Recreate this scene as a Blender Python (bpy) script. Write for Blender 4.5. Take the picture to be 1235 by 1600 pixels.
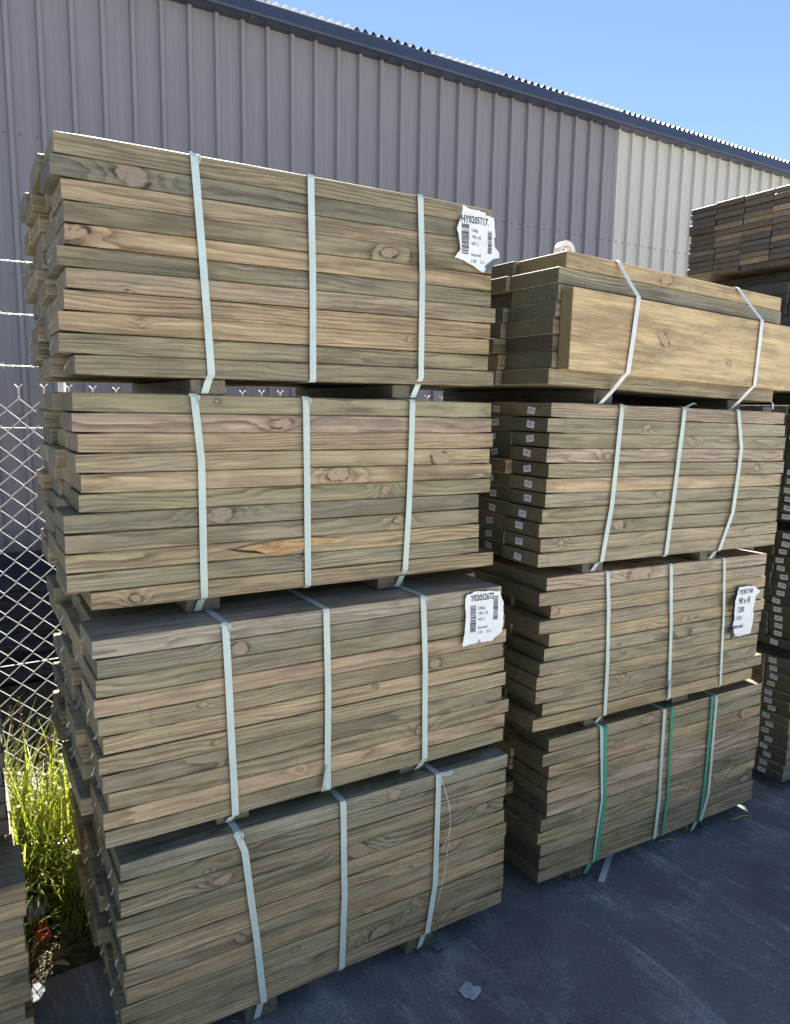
import bpy, bmesh, math, random
from mathutils import Vector, Matrix, noise, geometry

# ------------------------------------------------------------------ camera, sky, sun, exposure
scene = bpy.context.scene
for o in list(bpy.data.objects):
    bpy.data.objects.remove(o)
COL = scene.collection
random.seed(11)

cam_d = bpy.data.cameras.new('camera')
cam = bpy.data.objects.new('camera', cam_d)
COL.objects.link(cam)
cam_d.sensor_fit = 'HORIZONTAL'
cam_d.sensor_width = 36.0
cam_d.lens = 1149.79 / 1235.0 * 36.0
cam_d.clip_start = 0.05
cam_d.clip_end = 4000
CR = ((0.861733, 0.057228, -0.504125), (-0.50712, 0.12788, -0.852336), (0.01569, 0.990137, 0.13922))
m = Matrix(CR).to_4x4()
m.translation = Vector((-0.23578, -1.78465, 1.68557))
cam.matrix_world = m
scene.camera = cam

SUN_EL = math.radians(59)
SUN_AZ = math.radians(21)           # from +Y (behind the shed) towards +X
world = bpy.data.worlds.new('World')
scene.world = world
world.use_nodes = True
wn = world.node_tree.nodes
wl = world.node_tree.links
for n in list(wn):
    wn.remove(n)
sky = wn.new('ShaderNodeTexSky')
sky.sky_type = 'NISHITA'
sky.sun_disc = False
sky.sun_elevation = SUN_EL
sky.sun_rotation = SUN_AZ
sky.altitude = 50
sky.air_density = 0.85
sky.dust_density = 0.05
sky.ozone_density = 1.7
bg = wn.new('ShaderNodeBackground')
bg.inputs['Strength'].default_value = 0.05
wo = wn.new('ShaderNodeOutputWorld')
wl.new(sky.outputs[0], bg.inputs[0])
wl.new(bg.outputs[0], wo.inputs[0])

sun_d = bpy.data.lights.new('sun', 'SUN')
sun_d.energy = 5.0
sun_d.angle = math.radians(0.53)
sun_d.color = (1.0, 0.95, 0.87)
sun = bpy.data.objects.new('sun', sun_d)
COL.objects.link(sun)
sd = Vector((math.sin(SUN_AZ) * math.cos(SUN_EL), math.cos(SUN_AZ) * math.cos(SUN_EL), math.sin(SUN_EL)))
sun.rotation_euler = sd.to_track_quat('Z', 'Y').to_euler()
sun.location = (3, 6, 9)

scene.view_settings.view_transform = 'Standard'
scene.view_settings.look = 'None'
scene.view_settings.gamma = 1.0
scene.view_settings.use_curve_mapping = False
scene.view_settings.exposure = 2.0


# ------------------------------------------------------------------ small helpers
def link(o, parent=None):
    COL.objects.link(o)
    if parent is not None:
        o.parent = parent
    return o


def mesh_of(name, verts, faces, mat=None, smooth=False):
    me = bpy.data.meshes.new(name)
    me.from_pydata([tuple(v) for v in verts], [], faces)
    if mat:
        me.materials.append(mat)
    if smooth:
        me.polygons.foreach_set('use_smooth', [True] * len(me.polygons))
    me.update()
    return me


def obj(name, me, parent=None, loc=None, rot=None):
    o = bpy.data.objects.new(name, me)
    link(o, parent)
    if loc is not None:
        o.location = loc
    if rot is not None:
        o.rotation_euler = rot
    return o


def thing(name, label, cat, loc=(0, 0, 0), rot=(0, 0, 0), group=None):
    o = bpy.data.objects.new(name, None)
    link(o)
    o.location = loc
    o.rotation_euler = rot
    o['label'] = label
    o['category'] = cat
    if group:
        o['group'] = group
    return o


def tag(o, label=None, cat=None, group=None, kind=None):
    if label:
        o['label'] = label
    if cat:
        o['category'] = cat
    if group:
        o['group'] = group
    if kind:
        o['kind'] = kind
    return o


class MB:
    """collects raw geometry for ONE mesh"""
    def __init__(self):
        self.v = []
        self.f = []

    def box(self, x0, y0, z0, x1, y1, z1):
        b = len(self.v)
        self.v += [(x0, y0, z0), (x1, y0, z0), (x1, y1, z0), (x0, y1, z0), (x0, y0, z1), (x1, y0, z1), (x1, y1, z1), (x0, y1, z1)]
        for q in ((0, 3, 2, 1), (4, 5, 6, 7), (0, 1, 5, 4), (1, 2, 6, 5), (2, 3, 7, 6), (3, 0, 4, 7)):
            self.f.append(tuple(b + i for i in q))

    def tube(self, pts, r, n=5, cap=True):
        pts = [Vector(p) for p in pts]
        b0 = len(self.v)
        for i, p in enumerate(pts):
            if i == 0:
                t = pts[1] - p
            elif i == len(pts) - 1:
                t = p - pts[i - 1]
            else:
                t = (pts[i + 1] - p).normalized() + (p - pts[i - 1]).normalized()
            if t.length < 1e-9:
                t = Vector((0, 0, 1))
            t.normalize()
            a = Vector((0, 1, 0)) if abs(t.y) < 0.9 else Vector((1, 0, 0))
            u = t.cross(a).normalized()
            w = t.cross(u)
            for k in range(n):
                an = 2 * math.pi * k / n
                self.v.append(tuple(p + (u * math.cos(an) + w * math.sin(an)) * r))
        for i in range(len(pts) - 1):
            for k in range(n):
                a = b0 + i * n + k
                c = b0 + i * n + (k + 1) % n
                self.f.append((a, c, c + n, a + n))
        if cap:
            self.f.append(tuple(b0 + k for k in range(n))[::-1])
            e = b0 + (len(pts) - 1) * n
            self.f.append(tuple(e + k for k in range(n)))

    def ribbon(self, pts, width, thick, side=(1, 0, 0)):
        """flat band following pts; side = width direction"""
        pts = [Vector(p) for p in pts]
        s = Vector(side).normalized()
        b0 = len(self.v)
        for i, p in enumerate(pts):
            if i == 0:
                t = pts[1] - p
            elif i == len(pts) - 1:
                t = p - pts[i - 1]
            else:
                t = (pts[i + 1] - p).normalized() + (p - pts[i - 1]).normalized()
            t.normalize()
            n = t.cross(s)
            if n.length < 1e-6:
                n = Vector((0, 1, 0))
            n.normalize()
            for (a, c) in ((-.5, -.5), (.5, -.5), (.5, .5), (-.5, .5)):
                self.v.append(tuple(p + s * (a * width) + n * (c * thick)))
        for i in range(len(pts) - 1):
            for k in range(4):
                a = b0 + i * 4 + k
                c = b0 + i * 4 + (k + 1) % 4
                self.f.append((a, c, c + 4, a + 4))
        self.f.append((b0 + 3, b0 + 2, b0 + 1, b0))
        e = b0 + (len(pts) - 1) * 4
        self.f.append((e, e + 1, e + 2, e + 3))

    def mesh(self, name, mat, smooth=False):
        return mesh_of(name, self.v, self.f, mat, smooth)


# ------------------------------------------------------------------ node helpers
class NT:
    def __init__(self, name):
        self.m = bpy.data.materials.new(name)
        self.m.use_nodes = True
        self.t = self.m.node_tree
        self.n = self.t.nodes
        self.l = self.t.links
        for x in list(self.n):
            self.n.remove(x)
        self.out = self.n.new('ShaderNodeOutputMaterial')
        self.b = self.n.new('ShaderNodeBsdfPrincipled')
        self.l.new(self.b.outputs[0], self.out.inputs[0])

    def put(self, sock, val):
        if isinstance(val, bpy.types.NodeSocket):
            self.l.new(val, sock)
        elif val is not None:
            if isinstance(val, (tuple, list)) and len(val) == 3 and sock.type == 'RGBA':
                val = tuple(val) + (1,)
            sock.default_value = val

    def math(self, op, a, b=None, c=None, clamp=False):
        x = self.n.new('ShaderNodeMath')
        x.operation = op
        x.use_clamp = clamp
        self.put(x.inputs[0], a)
        if b is not None:
            self.put(x.inputs[1], b)
        if c is not None:
            self.put(x.inputs[2], c)
        return x.outputs[0]

    def vmath(self, op, a, b=None, scale=None):
        x = self.n.new('ShaderNodeVectorMath')
        x.operation = op
        self.put(x.inputs[0], a)
        if b is not None:
            self.put(x.inputs[1], b)
        if scale is not None:
            self.put(x.inputs['Scale'], scale)
        return x.outputs['Value'] if op in ('LENGTH', 'DISTANCE', 'DOT_PRODUCT') else x.outputs[0]

    def comb(self, x, y, z):
        c = self.n.new('ShaderNodeCombineXYZ')
        self.put(c.inputs[0], x)
        self.put(c.inputs[1], y)
        self.put(c.inputs[2], z)
        return c.outputs[0]

    def sep(self, v):
        s = self.n.new('ShaderNodeSeparateXYZ')
        self.put(s.inputs[0], v)
        return s.outputs

    def coord(self, which='Object'):
        c = self.n.new('ShaderNodeTexCoord')
        return c.outputs[which]

    def noise(self, vec, scale=5, detail=3, rough=.5, dist=0, out=0):
        x = self.n.new('ShaderNodeTexNoise')
        self.put(x.inputs['Vector'], vec)
        self.put(x.inputs['Scale'], scale)
        self.put(x.inputs['Detail'], detail)
        self.put(x.inputs['Roughness'], rough)
        self.put(x.inputs['Distortion'], dist)
        return x.outputs[out]

    def attr(self, name, out='Vector'):
        a = self.n.new('ShaderNodeAttribute')
        a.attribute_type = 'OBJECT'
        a.attribute_name = name
        return a.outputs[out]

    def ramp(self, fac, stops, interp='LINEAR'):
        r = self.n.new('ShaderNodeValToRGB')
        r.color_ramp.interpolation = interp
        e = r.color_ramp.elements
        while len(e) < len(stops):
            e.new(0.5)
        for i, (p, c) in enumerate(stops):
            e[i].position = p
            if isinstance(c, (int, float)):
                c = (c, c, c)
            e[i].color = tuple(c) + (1,)
        self.put(r.inputs[0], fac)
        return r.outputs[0]

    def mix(self, fac, a, b, blend='MIX'):
        x = self.n.new('ShaderNodeMix')
        x.data_type = 'RGBA'
        x.blend_type = blend
        self.put(x.inputs[0], fac)
        self.put(x.inputs[6], a)
        self.put(x.inputs[7], b)
        return x.outputs[2]

    def maprange(self, v, a, b, c=0., d=1., smooth=False):
        x = self.n.new('ShaderNodeMapRange')
        if smooth:
            x.interpolation_type = 'SMOOTHSTEP'
        self.put(x.inputs[0], v)
        x.inputs[1].default_value = a
        x.inputs[2].default_value = b
        x.inputs[3].default_value = c
        x.inputs[4].default_value = d
        return x.outputs[0]

    def bump(self, h, strength=.3, dist=.01):
        x = self.n.new('ShaderNodeBump')
        x.inputs['Strength'].default_value = strength
        x.inputs['Distance'].default_value = dist
        self.put(x.inputs['Height'], h)
        self.l.new(x.outputs[0], self.b.inputs['Normal'])

    def base(self, col, rough=.7, spec=.3, metal=0.):
        self.put(self.b.inputs['Base Color'], col)
        self.put(self.b.inputs['Roughness'], rough)
        self.put(self.b.inputs['Specular IOR Level'], spec)
        self.put(self.b.inputs['Metallic'], metal)


def simple(name, col, rough=.6, spec=.4, metal=0., var=.12, scale=12., bump=0.):
    t = NT(name)
    p = t.coord('Object')
    n = t.noise(p, scale, 4, .6)
    f = t.maprange(n, .3, .7, 1 - var, 1 + var)
    c = t.vmath('SCALE', tuple(col), scale=f)
    t.base(c, rough, spec, metal)
    if bump:
        t.bump(n, bump, .004)
    return t.m


# ------------------------------------------------------------------ materials
def wood_material(name, dark=1.0):
    """sawn pine. Per-object properties: tint (rgb), seed, pith (y, z, slope), knot_a / knot_b (x, z, r), wane, green"""
    t = NT(name)
    P = t.coord('Object')
    seed = t.attr('seed', 'Fac')
    off = t.comb(t.math('MULTIPLY', seed, 13.7), t.math('MULTIPLY', seed, 7.1), t.math('MULTIPLY', seed, 3.3))
    px, py, pz = t.sep(P)
    Ps = t.vmath('ADD', P, off)
    pith = t.sep(t.attr('pith'))
    # slow warp stretched along the grain
    w1 = t.noise(t.vmath('MULTIPLY', Ps, (2.6, 6, 6)), 1.0, 2, .5, out=1)
    w1s = t.sep(w1)
    w2 = t.noise(t.vmath('MULTIPLY', Ps, (9, 30, 30)), 1.0, 2, .5)
    w2c = t.math('SUBTRACT', w2, .5)
    dy = t.math('ADD', t.math('SUBTRACT', py, pith[0]), t.math('MULTIPLY_ADD', w1s[0], .040, -.020))
    dz = t.math('ADD', t.math('SUBTRACT', pz, pith[1]), t.math('MULTIPLY_ADD', w1s[1], .040, -.020))
    r = t.math('SQRT', t.math('ADD', t.math('MULTIPLY', dy, dy), t.math('MULTIPLY', dz, dz)))
    r = t.math('ADD', r, t.math('MULTIPLY', px, pith[2]))
    r = t.math('ADD', r, t.math('MULTIPLY', w2c, .006))
    # knots
    kd = []
    kn3 = t.noise(Ps, 48, 3, .6)
    for nm in ('knot_a', 'knot_b'):
        k = t.sep(t.attr(nm))
        asp = t.maprange(t.math('FRACT', t.math('MULTIPLY', seed, 7.31 if nm == 'knot_a' else 3.77)), 0, 1, .42, .95)
        ex = t.math('MULTIPLY', t.math('ADD', t.math('SUBTRACT', px, k[0]), t.math('MULTIPLY', t.math('SUBTRACT', pz, k[1]), t.maprange(asp, .42, .95, -.7, .7))), asp)
        ez = t.math('SUBTRACT', pz, k[1])
        d = t.math('SQRT', t.math('ADD', t.math('MULTIPLY', ex, ex), t.math('MULTIPLY', ez, ez)))
        rr = t.math('MAXIMUM', k[2], .0001)
        dn = t.math('DIVIDE', d, rr)
        dn = t.math('ADD', dn, t.math('MULTIPLY', w2c, .6))
        dn = t.math('ADD', dn, t.math('MULTIPLY_ADD', kn3, .7, -.35))
        kd.append(dn)
        g = t.math('POWER', 2.718, t.math('MULTIPLY', t.math('MULTIPLY', dn, dn), -.22))
        r = t.math('ADD', r, t.math('MULTIPLY', t.math('MULTIPLY', g, rr), 1.5))
    dmin = t.math('MINIMUM', kd[0], kd[1])
    # rings: pale early wood, thin dark late wood
    frq = t.maprange(t.math('FRACT', t.math('MULTIPLY', seed, 5.13)), 0, 1, 62., 150.)
    rw = t.noise(t.vmath('MULTIPLY', Ps, (1.2, 25, 25)), 1.0, 2, .6)
    fr = t.math('FRACT', t.math('MULTIPLY', t.math('ADD', r, t.math('MULTIPLY', rw, .03)), frq))
    late = t.ramp(fr, [(0., .0), (.40, .10), (.74, .70), (.88, 1.), (.96, .6), (1., .0)])
    amp = t.maprange(t.noise(t.vmath('MULTIPLY', Ps, (2.2, 24, 30)), 1, 3, .6), .32, .68, .12, 1.1)
    late = t.math('MULTIPLY', t.math('MULTIPLY', late, amp), t.attr('grain', 'Fac'))
    # fibre
    fib = t.noise(t.vmath('MULTIPLY', Ps, (14, 520, 520)), 1.0, 2, .7)
    fib2 = t.noise(t.vmath('MULTIPLY', Ps, (5, 110, 110)), 1.0, 3, .6)
    tint = t.attr('tint', 'Color')
    lateC = t.vmath('MULTIPLY', tint, (.26, .22, .165))
    c = t.mix(t.math('MULTIPLY', late, .95, clamp=True), tint, lateC)
    # green preservative wash, patchy along the board
    gm = t.maprange(t.noise(t.vmath('MULTIPLY', Ps, (2.2, 14, 22)), 1.0, 3, .6), .42, .60, 0., 1., True)
    gm = t.math('MULTIPLY', gm, t.attr('green', 'Fac'))
    c = t.mix(gm, c, t.vmath('MULTIPLY', c, (.81, .845, .72)))
    pk = t.maprange(t.noise(t.vmath('MULTIPLY', Ps, (3.1, 9, 30)), 1.3, 2, .5), .52, .75, 0., .55, True)
    c = t.mix(pk, c, t.vmath('MULTIPLY', c, (1.18, 1.11, 1.02)))
    st = t.noise(t.vmath('MULTIPLY', Ps, (1.6, 50, 75)), 1.0, 4, .68)
    c = t.vmath('SCALE', c, scale=t.math('ADD', 1., t.math('MULTIPLY', t.maprange(st, .28, .72, -.32, .24), t.attr('grain', 'Fac'))))
    bl = t.noise(t.vmath('MULTIPLY', Ps, (3.0, 8, 16)), 1.0, 4, .65)
    c = t.mix(t.maprange(bl, .46, .66, 0., .9, True), c, t.vmath('MULTIPLY', c, (.62, .60, .58)))
    bl2 = t.noise(t.vmath('MULTIPLY', Ps, (4.5, 12, 30)), 1.7, 3, .6)
    c = t.mix(t.maprange(bl2, .55, .74, 0., .75, True), c, t.vmath('MULTIPLY', c, (.80, .66, .50)))
    f = t.math('ADD', t.maprange(fib, .3, .7, .84, 1.14), t.maprange(fib2, .32, .68, -.24, .22))
    c = t.vmath('SCALE', c, scale=f)
    # smudges / grime
    gr = t.maprange(t.noise(t.vmath('MULTIPLY', Ps, (7, 9, 22)), 1.0, 5, .72), .52, .76, 0., .65, True)
    gq = t.maprange(t.noise(t.vmath('MULTIPLY', Ps, (7, 7, 11)), 1.0, 6, .75, .8), .50, .72, 0., .75, True)
    gr = t.math('MAXIMUM', gr, t.math('MULTIPLY', gq, t.attr('grime', 'Fac')))
    c = t.mix(gr, c, t.vmath('MULTIPLY', c, (.55, .53, .50)))
    sp = t.maprange(t.noise(Ps, 170, 2, .5), .70, .76, 0., .5)
    c = t.mix(sp, c, (.05, .045, .04))
    # wane and bark pockets along an edge
    ed = t.math('ABSOLUTE', t.math('SUBTRACT', pz, t.attr('edge', 'Fac')))
    wn_ = t.noise(t.vmath('MULTIPLY', Ps, (5, 3, 40)), 1.0, 4, .65)
    wa = t.math('SUBTRACT', t.math('MULTIPLY', t.math('SUBTRACT', wn_, t.math('SUBTRACT', .80, t.attr('wane', 'Fac'))), .05), ed)
    wa = t.maprange(wa, 0., .0015)
    bark = t.mix(t.noise(Ps, 60, 3), (.035, .025, .018), (.30, .20, .12))
    c = t.mix(t.math('MULTIPLY', wa, .85), c, bark)
    ck = t.noise(t.vmath('MULTIPLY', Ps, (4.5, 60, 230)), 1.0, 2, .55)
    ckm = t.math('MULTIPLY', t.maprange(ck, .70, .725), t.maprange(t.noise(t.vmath('MULTIPLY', Ps, (2.5, 3, 10)), 1., 1), .5, .6))
    c = t.mix(t.math('MULTIPLY', ckm, .8), c, (.05, .036, .025))
    sm = t.maprange(t.noise(t.vmath('MULTIPLY', Ps, (34, 2, 5)), 1.0, 3, .6), .66, .78, 0., .5, True)
    c = t.mix(sm, c, t.vmath('MULTIPLY', c, (.58, .56, .55)))
    # knot colours
    kin = t.maprange(dmin, .82, .98, 1., 0.)
    ringk = t.math('FRACT', t.math('MULTIPLY', dmin, 3.3))
    kc = t.mix(ringk, (.40, .31, .25), (.29, .21, .155))
    kc = t.mix(t.maprange(t.noise(Ps, 90, 3, .7), .5, .7, 0, .5), kc, (.42, .34, .27))
    kc = t.mix(.60, kc, t.vmath('MULTIPLY', tint, (.85, .72, .62)))
    kc = t.mix(t.maprange(t.noise(Ps, 120, 2, .6), .58, .66, 0, .7), kc, (.06, .042, .03))
    c = t.mix(kin, c, kc)
    rim = t.math('MULTIPLY', t.maprange(t.math('ABSOLUTE', t.math('SUBTRACT', dmin, .97)), .04, .26, 1., 0.),
                 t.maprange(t.noise(Ps, 38, 2), .44, .60, .0, 1.))
    c = t.mix(rim, c, (.035, .024, .016))
    halo = t.maprange(dmin, 1., 2.1, .45, 0.)
    halo = t.math('MULTIPLY', halo, t.math('SUBTRACT', 1., kin))
    c = t.mix(halo, c, t.vmath('MULTIPLY', c, (.72, .60, .46)))
    # end grain
    nx = t.math('ABSOLUTE', t.sep(t.coord('Normal'))[0])
    endm = t.maprange(nx, .75, .9)
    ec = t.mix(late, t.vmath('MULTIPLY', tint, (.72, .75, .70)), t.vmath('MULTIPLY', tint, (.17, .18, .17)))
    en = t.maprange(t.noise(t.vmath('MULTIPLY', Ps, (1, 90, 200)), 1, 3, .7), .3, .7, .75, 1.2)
    ec = t.vmath('SCALE', ec, scale=t.math('MULTIPLY', en, t.attr('end_tone', 'Fac')))  # end_tone also carries shade painted into the board ends
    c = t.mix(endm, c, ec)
    if dark != 1.0:
        c = t.vmath('SCALE', c, scale=dark)
    t.base(c, t.maprange(fib2, .3, .7, .40, .60), .6)
    h = t.math('ADD', t.math('MULTIPLY', late, .25), t.math('ADD', t.math('MULTIPLY', fib, .5), t.math('MULTIPLY', fib2, .5)))
    h = t.math('SUBTRACT', h, t.math('MULTIPLY', rim, .8))
    h = t.math('SUBTRACT', h, ckm)
    h = t.math('SUBTRACT', h, t.math('MULTIPLY', wa, 1.6))
    t.bump(h, .55, .0015)
    return t.m


M = {}
M['wood'] = wood_material('treated_pine')


def strap_mat(name, col, rough=.38):
    t = NT(name)
    P = t.coord('Object')
    n = t.noise(t.vmath('MULTIPLY', P, (500, 60, 60)), 1, 2)
    n2 = t.noise(P, 9, 3)
    c = t.vmath('SCALE', tuple(col), scale=t.math('ADD', t.maprange(n, .3, .7, .93, 1.05), t.maprange(n2, .3, .7, -.08, .08)))
    t.base(c, rough, .5)
    t.b.inputs['Transmission Weight'].default_value = 0.0
    t.bump(n, .2, .0005)
    return t.m


M['strap_mint'] = strap_mat('mint_strapping', (.50, .585, .54))
M['strap_blue'] = strap_mat('pale_blue_strapping', (.52, .61, .59))
M['strap_white'] = strap_mat('white_strapping', (.68, .68, .70))
M['strap_green'] = strap_mat('green_strapping', (.04, .30, .18))
M['paper'] = simple('label_paper', (.80, .81, .83), .55, .4, var=.05, scale=25)
M['ink'] = simple('label_ink', (.025, .025, .03), .6, .3, var=.2, scale=200)
M['ink_grey'] = simple('label_ink_grey', (.22, .22, .25), .6, .3, var=.2, scale=200)
M['tag_white'] = simple('tag_plastic', (.66, .66, .64), .5, .4, var=.12, scale=60)
M['galv'] = simple('galvanised_wire', (.60, .60, .58), .5, .5, metal=.1, var=.12, scale=60)
M['screw'] = simple('screw_head', (.18, .18, .2), .5, .5, var=.1)


def sheet_mat(name, col):
    t = NT(name)
    P = t.coord('Object')
    n = t.noise(t.vmath('MULTIPLY', P, (9, 9, .9)), 1, 5, .6)
    d = t.noise(t.vmath('MULTIPLY', P, (40, 40, 3)), 1, 4, .6)
    sp = t.maprange(t.noise(P, 55, 2, .5), .70, .74, 0., .35)
    c = t.vmath('SCALE', tuple(col), scale=t.math('ADD', t.maprange(n, .3, .7, .93, 1.06), t.maprange(d, .3, .7, -.04, .04)))
    c = t.mix(sp, c, t.vmath('SCALE', tuple(col), scale=.6))
    dirt = t.maprange(t.sep(P)[2], 0., 1.1, .35, 0.)
    c = t.mix(t.math('MULTIPLY', dirt, n), c, (.10, .085, .07))
    t.base(c, t.maprange(n, .3, .7, .34, .5), .5)
    t.bump(t.noise(t.vmath('MULTIPLY', P, (3, 3, 1.2)), 1, 2), .12, .01)
    return t.m


M['sheet_grey'] = sheet_mat('grey_sheet_steel', (.285, .266, .282))
M['sheet_cream'] = sheet_mat('cream_sheet_steel', (.60, .575, .52))
M['gutter'] = simple('navy_gutter_steel', (.042, .055, .10), .33, .5, var=.12, scale=6)
M['soffit'] = simple('gutter_bracket_steel', (.10, .10, .12), .5, .4)
t = NT('translucent_roof_sheet')
t.n.remove(t.b)
_d = t.n.new('ShaderNodeBsdfDiffuse')
_d.inputs[0].default_value = (.8, .8, .78, 1)
_t = t.n.new('ShaderNodeBsdfTranslucent')
_t.inputs[0].default_value = (.25, .26, .26, 1)
_m = t.n.new('ShaderNodeMixShader')
_m.inputs[0].default_value = .5
t.l.new(_d.outputs[0], _m.inputs[1])
t.l.new(_t.outputs[0], _m.inputs[2])
t.l.new(_m.outputs[0], t.out.inputs[0])
M['roof_bright'] = t.m
M['roof_dark'] = simple('grey_roof_steel', (.16, .17, .18), .4, .5, var=.1)


# ground
def asphalt():
    t = NT('asphalt')
    P = t.coord('Object')
    n = t.noise(P, 230, 3, .75)
    ng = t.noise(P, 95, 4, .8)
    n2 = t.noise(P, 2.6, 6, .65)
    c = t.mix(t.maprange(n2, .32, .68), (.132, .134, .146), (.205, .206, .213))
    g = t.math('ADD', t.maprange(n, .3, .7, -.22, .26), t.maprange(ng, .3, .7, .72, 1.28))
    c = t.vmath('SCALE', c, scale=g)
    # dust clouds, and scuffs dragged towards the yard
    rot = t.n.new('ShaderNodeVectorRotate')
    rot.rotation_type = 'Z_AXIS'
    t.put(rot.inputs['Vector'], P)
    rot.inputs['Angle'].default_value = math.radians(86)
    R = rot.outputs[0]
    s1 = t.noise(t.vmath('MULTIPLY', R, (1.5, 8, 1)), 1, 6, .75, .5)
    s2 = t.noise(t.vmath('MULTIPLY', R, (3.2, 42, 1)), 1, 4, .65)
    cl = t.noise(P, 2.6, 7, .75, .8)
    gran = t.maprange(t.math('ADD', t.math('MULTIPLY', ng, .6), t.math('MULTIPLY', n, .4)), .38, .62, .0, 1.25)
    d = t.math('MULTIPLY', t.maprange(s1, .50, .66, 0., 1., True), t.maprange(cl, .34, .52))
    d = t.math('ADD', d, t.math('MULTIPLY', t.maprange(s2, .575, .66, 0., 1.), t.maprange(s1, .42, .58)))
    d = t.math('ADD', d, t.maprange(cl, .51, .68, 0., .75, True))
    d = t.math('MULTIPLY', d, gran, clamp=True)
    c = t.mix(t.math('MULTIPLY', d, .68), c, (.50, .495, .48))
    sp = t.maprange(t.noise(P, 60, 1, .5), .75, .77, 0., .8)
    c = t.mix(sp, c, (.5, .49, .46))
    dk = t.maprange(t.noise(P, 1.3, 4, .6), .54, .68, 0., .5, True)
    c = t.mix(dk, c, (.075, .075, .083))
    cr = t.math('ABSOLUTE', t.math('SUBTRACT', t.noise(P, 1.9, 5, .7, .3), .5))
    crm = t.math('MULTIPLY', t.maprange(cr, .0, .004, 1., 0.), t.maprange(t.noise(P, 1.2, 2), .52, .6))
    c = t.mix(t.math('MULTIPLY', crm, .6), c, (.03, .03, .033))
    t.base(c, .68, .35)
    t.bump(t.math('ADD', t.math('MULTIPLY', n, .6), t.math('MULTIPLY', ng, 1.2)), .8, .004)
    return t.m


def soil():
    t = NT('soil')
    P = t.coord('Object')
    n = t.noise(P, 14, 6, .7)
    n2 = t.noise(P, 110, 3, .7)
    c = t.ramp(n, [(.3, (.035, .027, .02)), (.55, (.085, .065, .045)), (.75, (.15, .12, .085))])
    c = t.vmath('SCALE', c, scale=t.maprange(n2, .3, .7, .7, 1.3))
    t.base(c, .95, .1)
    t.bump(t.math('ADD', n, t.math('MULTIPLY', n2, .4)), 1., .02)
    return t.m


M['asphalt'] = asphalt()
M['soil'] = soil()
M['concrete'] = simple('bounce_concrete', (.50, .485, .445), .85, .2, var=.15, scale=1.5, bump=.2)


# ------------------------------------------------------------------ ground
def sheet(name, x0, y0, x1, y1, z, mat):
    return tag(obj(name, mesh_of(name, [(x0, y0, z), (x1, y0, z), (x1, y1, z), (x0, y1, z)], [(0, 1, 2, 3)], mat)), kind='structure')


sheet('ground', -900, -900, 900, 900, -.004, M['soil'])
sheet('yard_asphalt', -40, -1.3, 60, .86, 0., M['asphalt'])
sheet('yard_asphalt', -40, -45, -.9, -1.3, 0., M['asphalt'])
sheet('bounce_concrete', -.9, -45, 60, -1.3, .0, M['concrete'])  # unseen apron, added and trimmed to bounce warm light onto the pack fronts

# uneven soil strip where the asphalt breaks up under the grass
v, f = [], []
NX, NY = 60, 26
for j in range(NY + 1):
    for i in range(NX + 1):
        x = -2.6 + 5.2 * i / NX
        y = .42 + .62 * j / NY
        e = min(1., (y - .42) / .10) * min(1., (1.04 - y) / .06 + .2)
        z = .002 + max(0, e) * (.012 + .022 * noise.noise(Vector((x * 5, y * 5, 1))) + .01 * noise.noise(Vector((x * 17, y * 17, 4))))
        if j == 0:
            y += .06 * noise.noise(Vector((x * 4, 2, 9)))
        v.append((x, y, z))
for j in range(NY):
    for i in range(NX):
        a = j * (NX + 1) + i
        f.append((a, a + 1, a + NX + 2, a + NX + 1))
tag(obj('soil_verge', mesh_of('soil_verge', v, f, M['soil'], True)), kind='structure')


# ------------------------------------------------------------------ shed: ribbed sheets, gutter, corrugated roof
YW = 4.0
shed = thing('steel_shed', 'long steel shed with ribbed grey and cream walls and a dark gutter behind the fence', 'shed')


def rib_profile(w, n, pitch, d):
    """one sheet: flat pans with trapezoid ribs standing proud towards the camera (-y)"""
    pts = []
    for k in range(n):
        x = k * pitch
        pts += [(x, 0), (x + .010, -d), (x + .036, -d), (x + .050, 0)]
        pts += [(x + .105, 0), (x + .108, -.002), (x + .115, -.002), (x + .118, 0),
                (x + .148, 0), (x + .151, -.002), (x + .158, -.002), (x + .161, 0)]
    pts.append((n * pitch + .014, 0))
    return pts


def wall_sheet_mesh(name, mat):
    prof = rib_profile(.8, 4, .2, .034)
    zs = [0.02, 4.60]
    v, f = [], []
    for z in zs:
        for (x, y) in prof:
            v.append((x, y, z))
    n = len(prof)
    for i in range(n - 1):
        f.append((i, i + 1, n + i + 1, n + i))
    # return edge of the lap so it reads as sheet with thickness
    b = len(v)
    v += [(prof[-1][0], .004, zs[0]), (prof[-1][0], .004, zs[1])]
    f.append((n - 1, b, b + 1, 2 * n - 1))
    return mesh_of(name, v, f, mat)


me_g = wall_sheet_mesh('wall_sheet', M['sheet_grey'])
me_c = wall_sheet_mesh('wall_sheet', M['sheet_cream'])
mb = MB()
for k in range(4):
    for dx in (.078, .180):
        for z in (.5, 1.6, 2.55, 3.46):
            c = Vector((k * .2 + dx, -.001, z))
            pts = []
            mb.tube([c, c + Vector((0, -.006, 0))], .008, 6)
me_s = mb.mesh('screw_row', M['screw'])
X_SPLIT = 5.751
for k in range(-12, 18):
    s = obj('wall_sheet', me_g if k < 0 else me_c, shed, (X_SPLIT + .8 * k, YW - .0015 * (k % 2), 0))
    obj('screw_row', me_s, s)['kind'] = 'stuff'
# inner shell so the shed is a volume
mb = MB()
mb.box(-3.8, YW + .05, 0, 20.2, 16, 4.55)
obj('shed_frame', mb.mesh('shed_frame', M['roof_dark']), shed)
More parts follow.
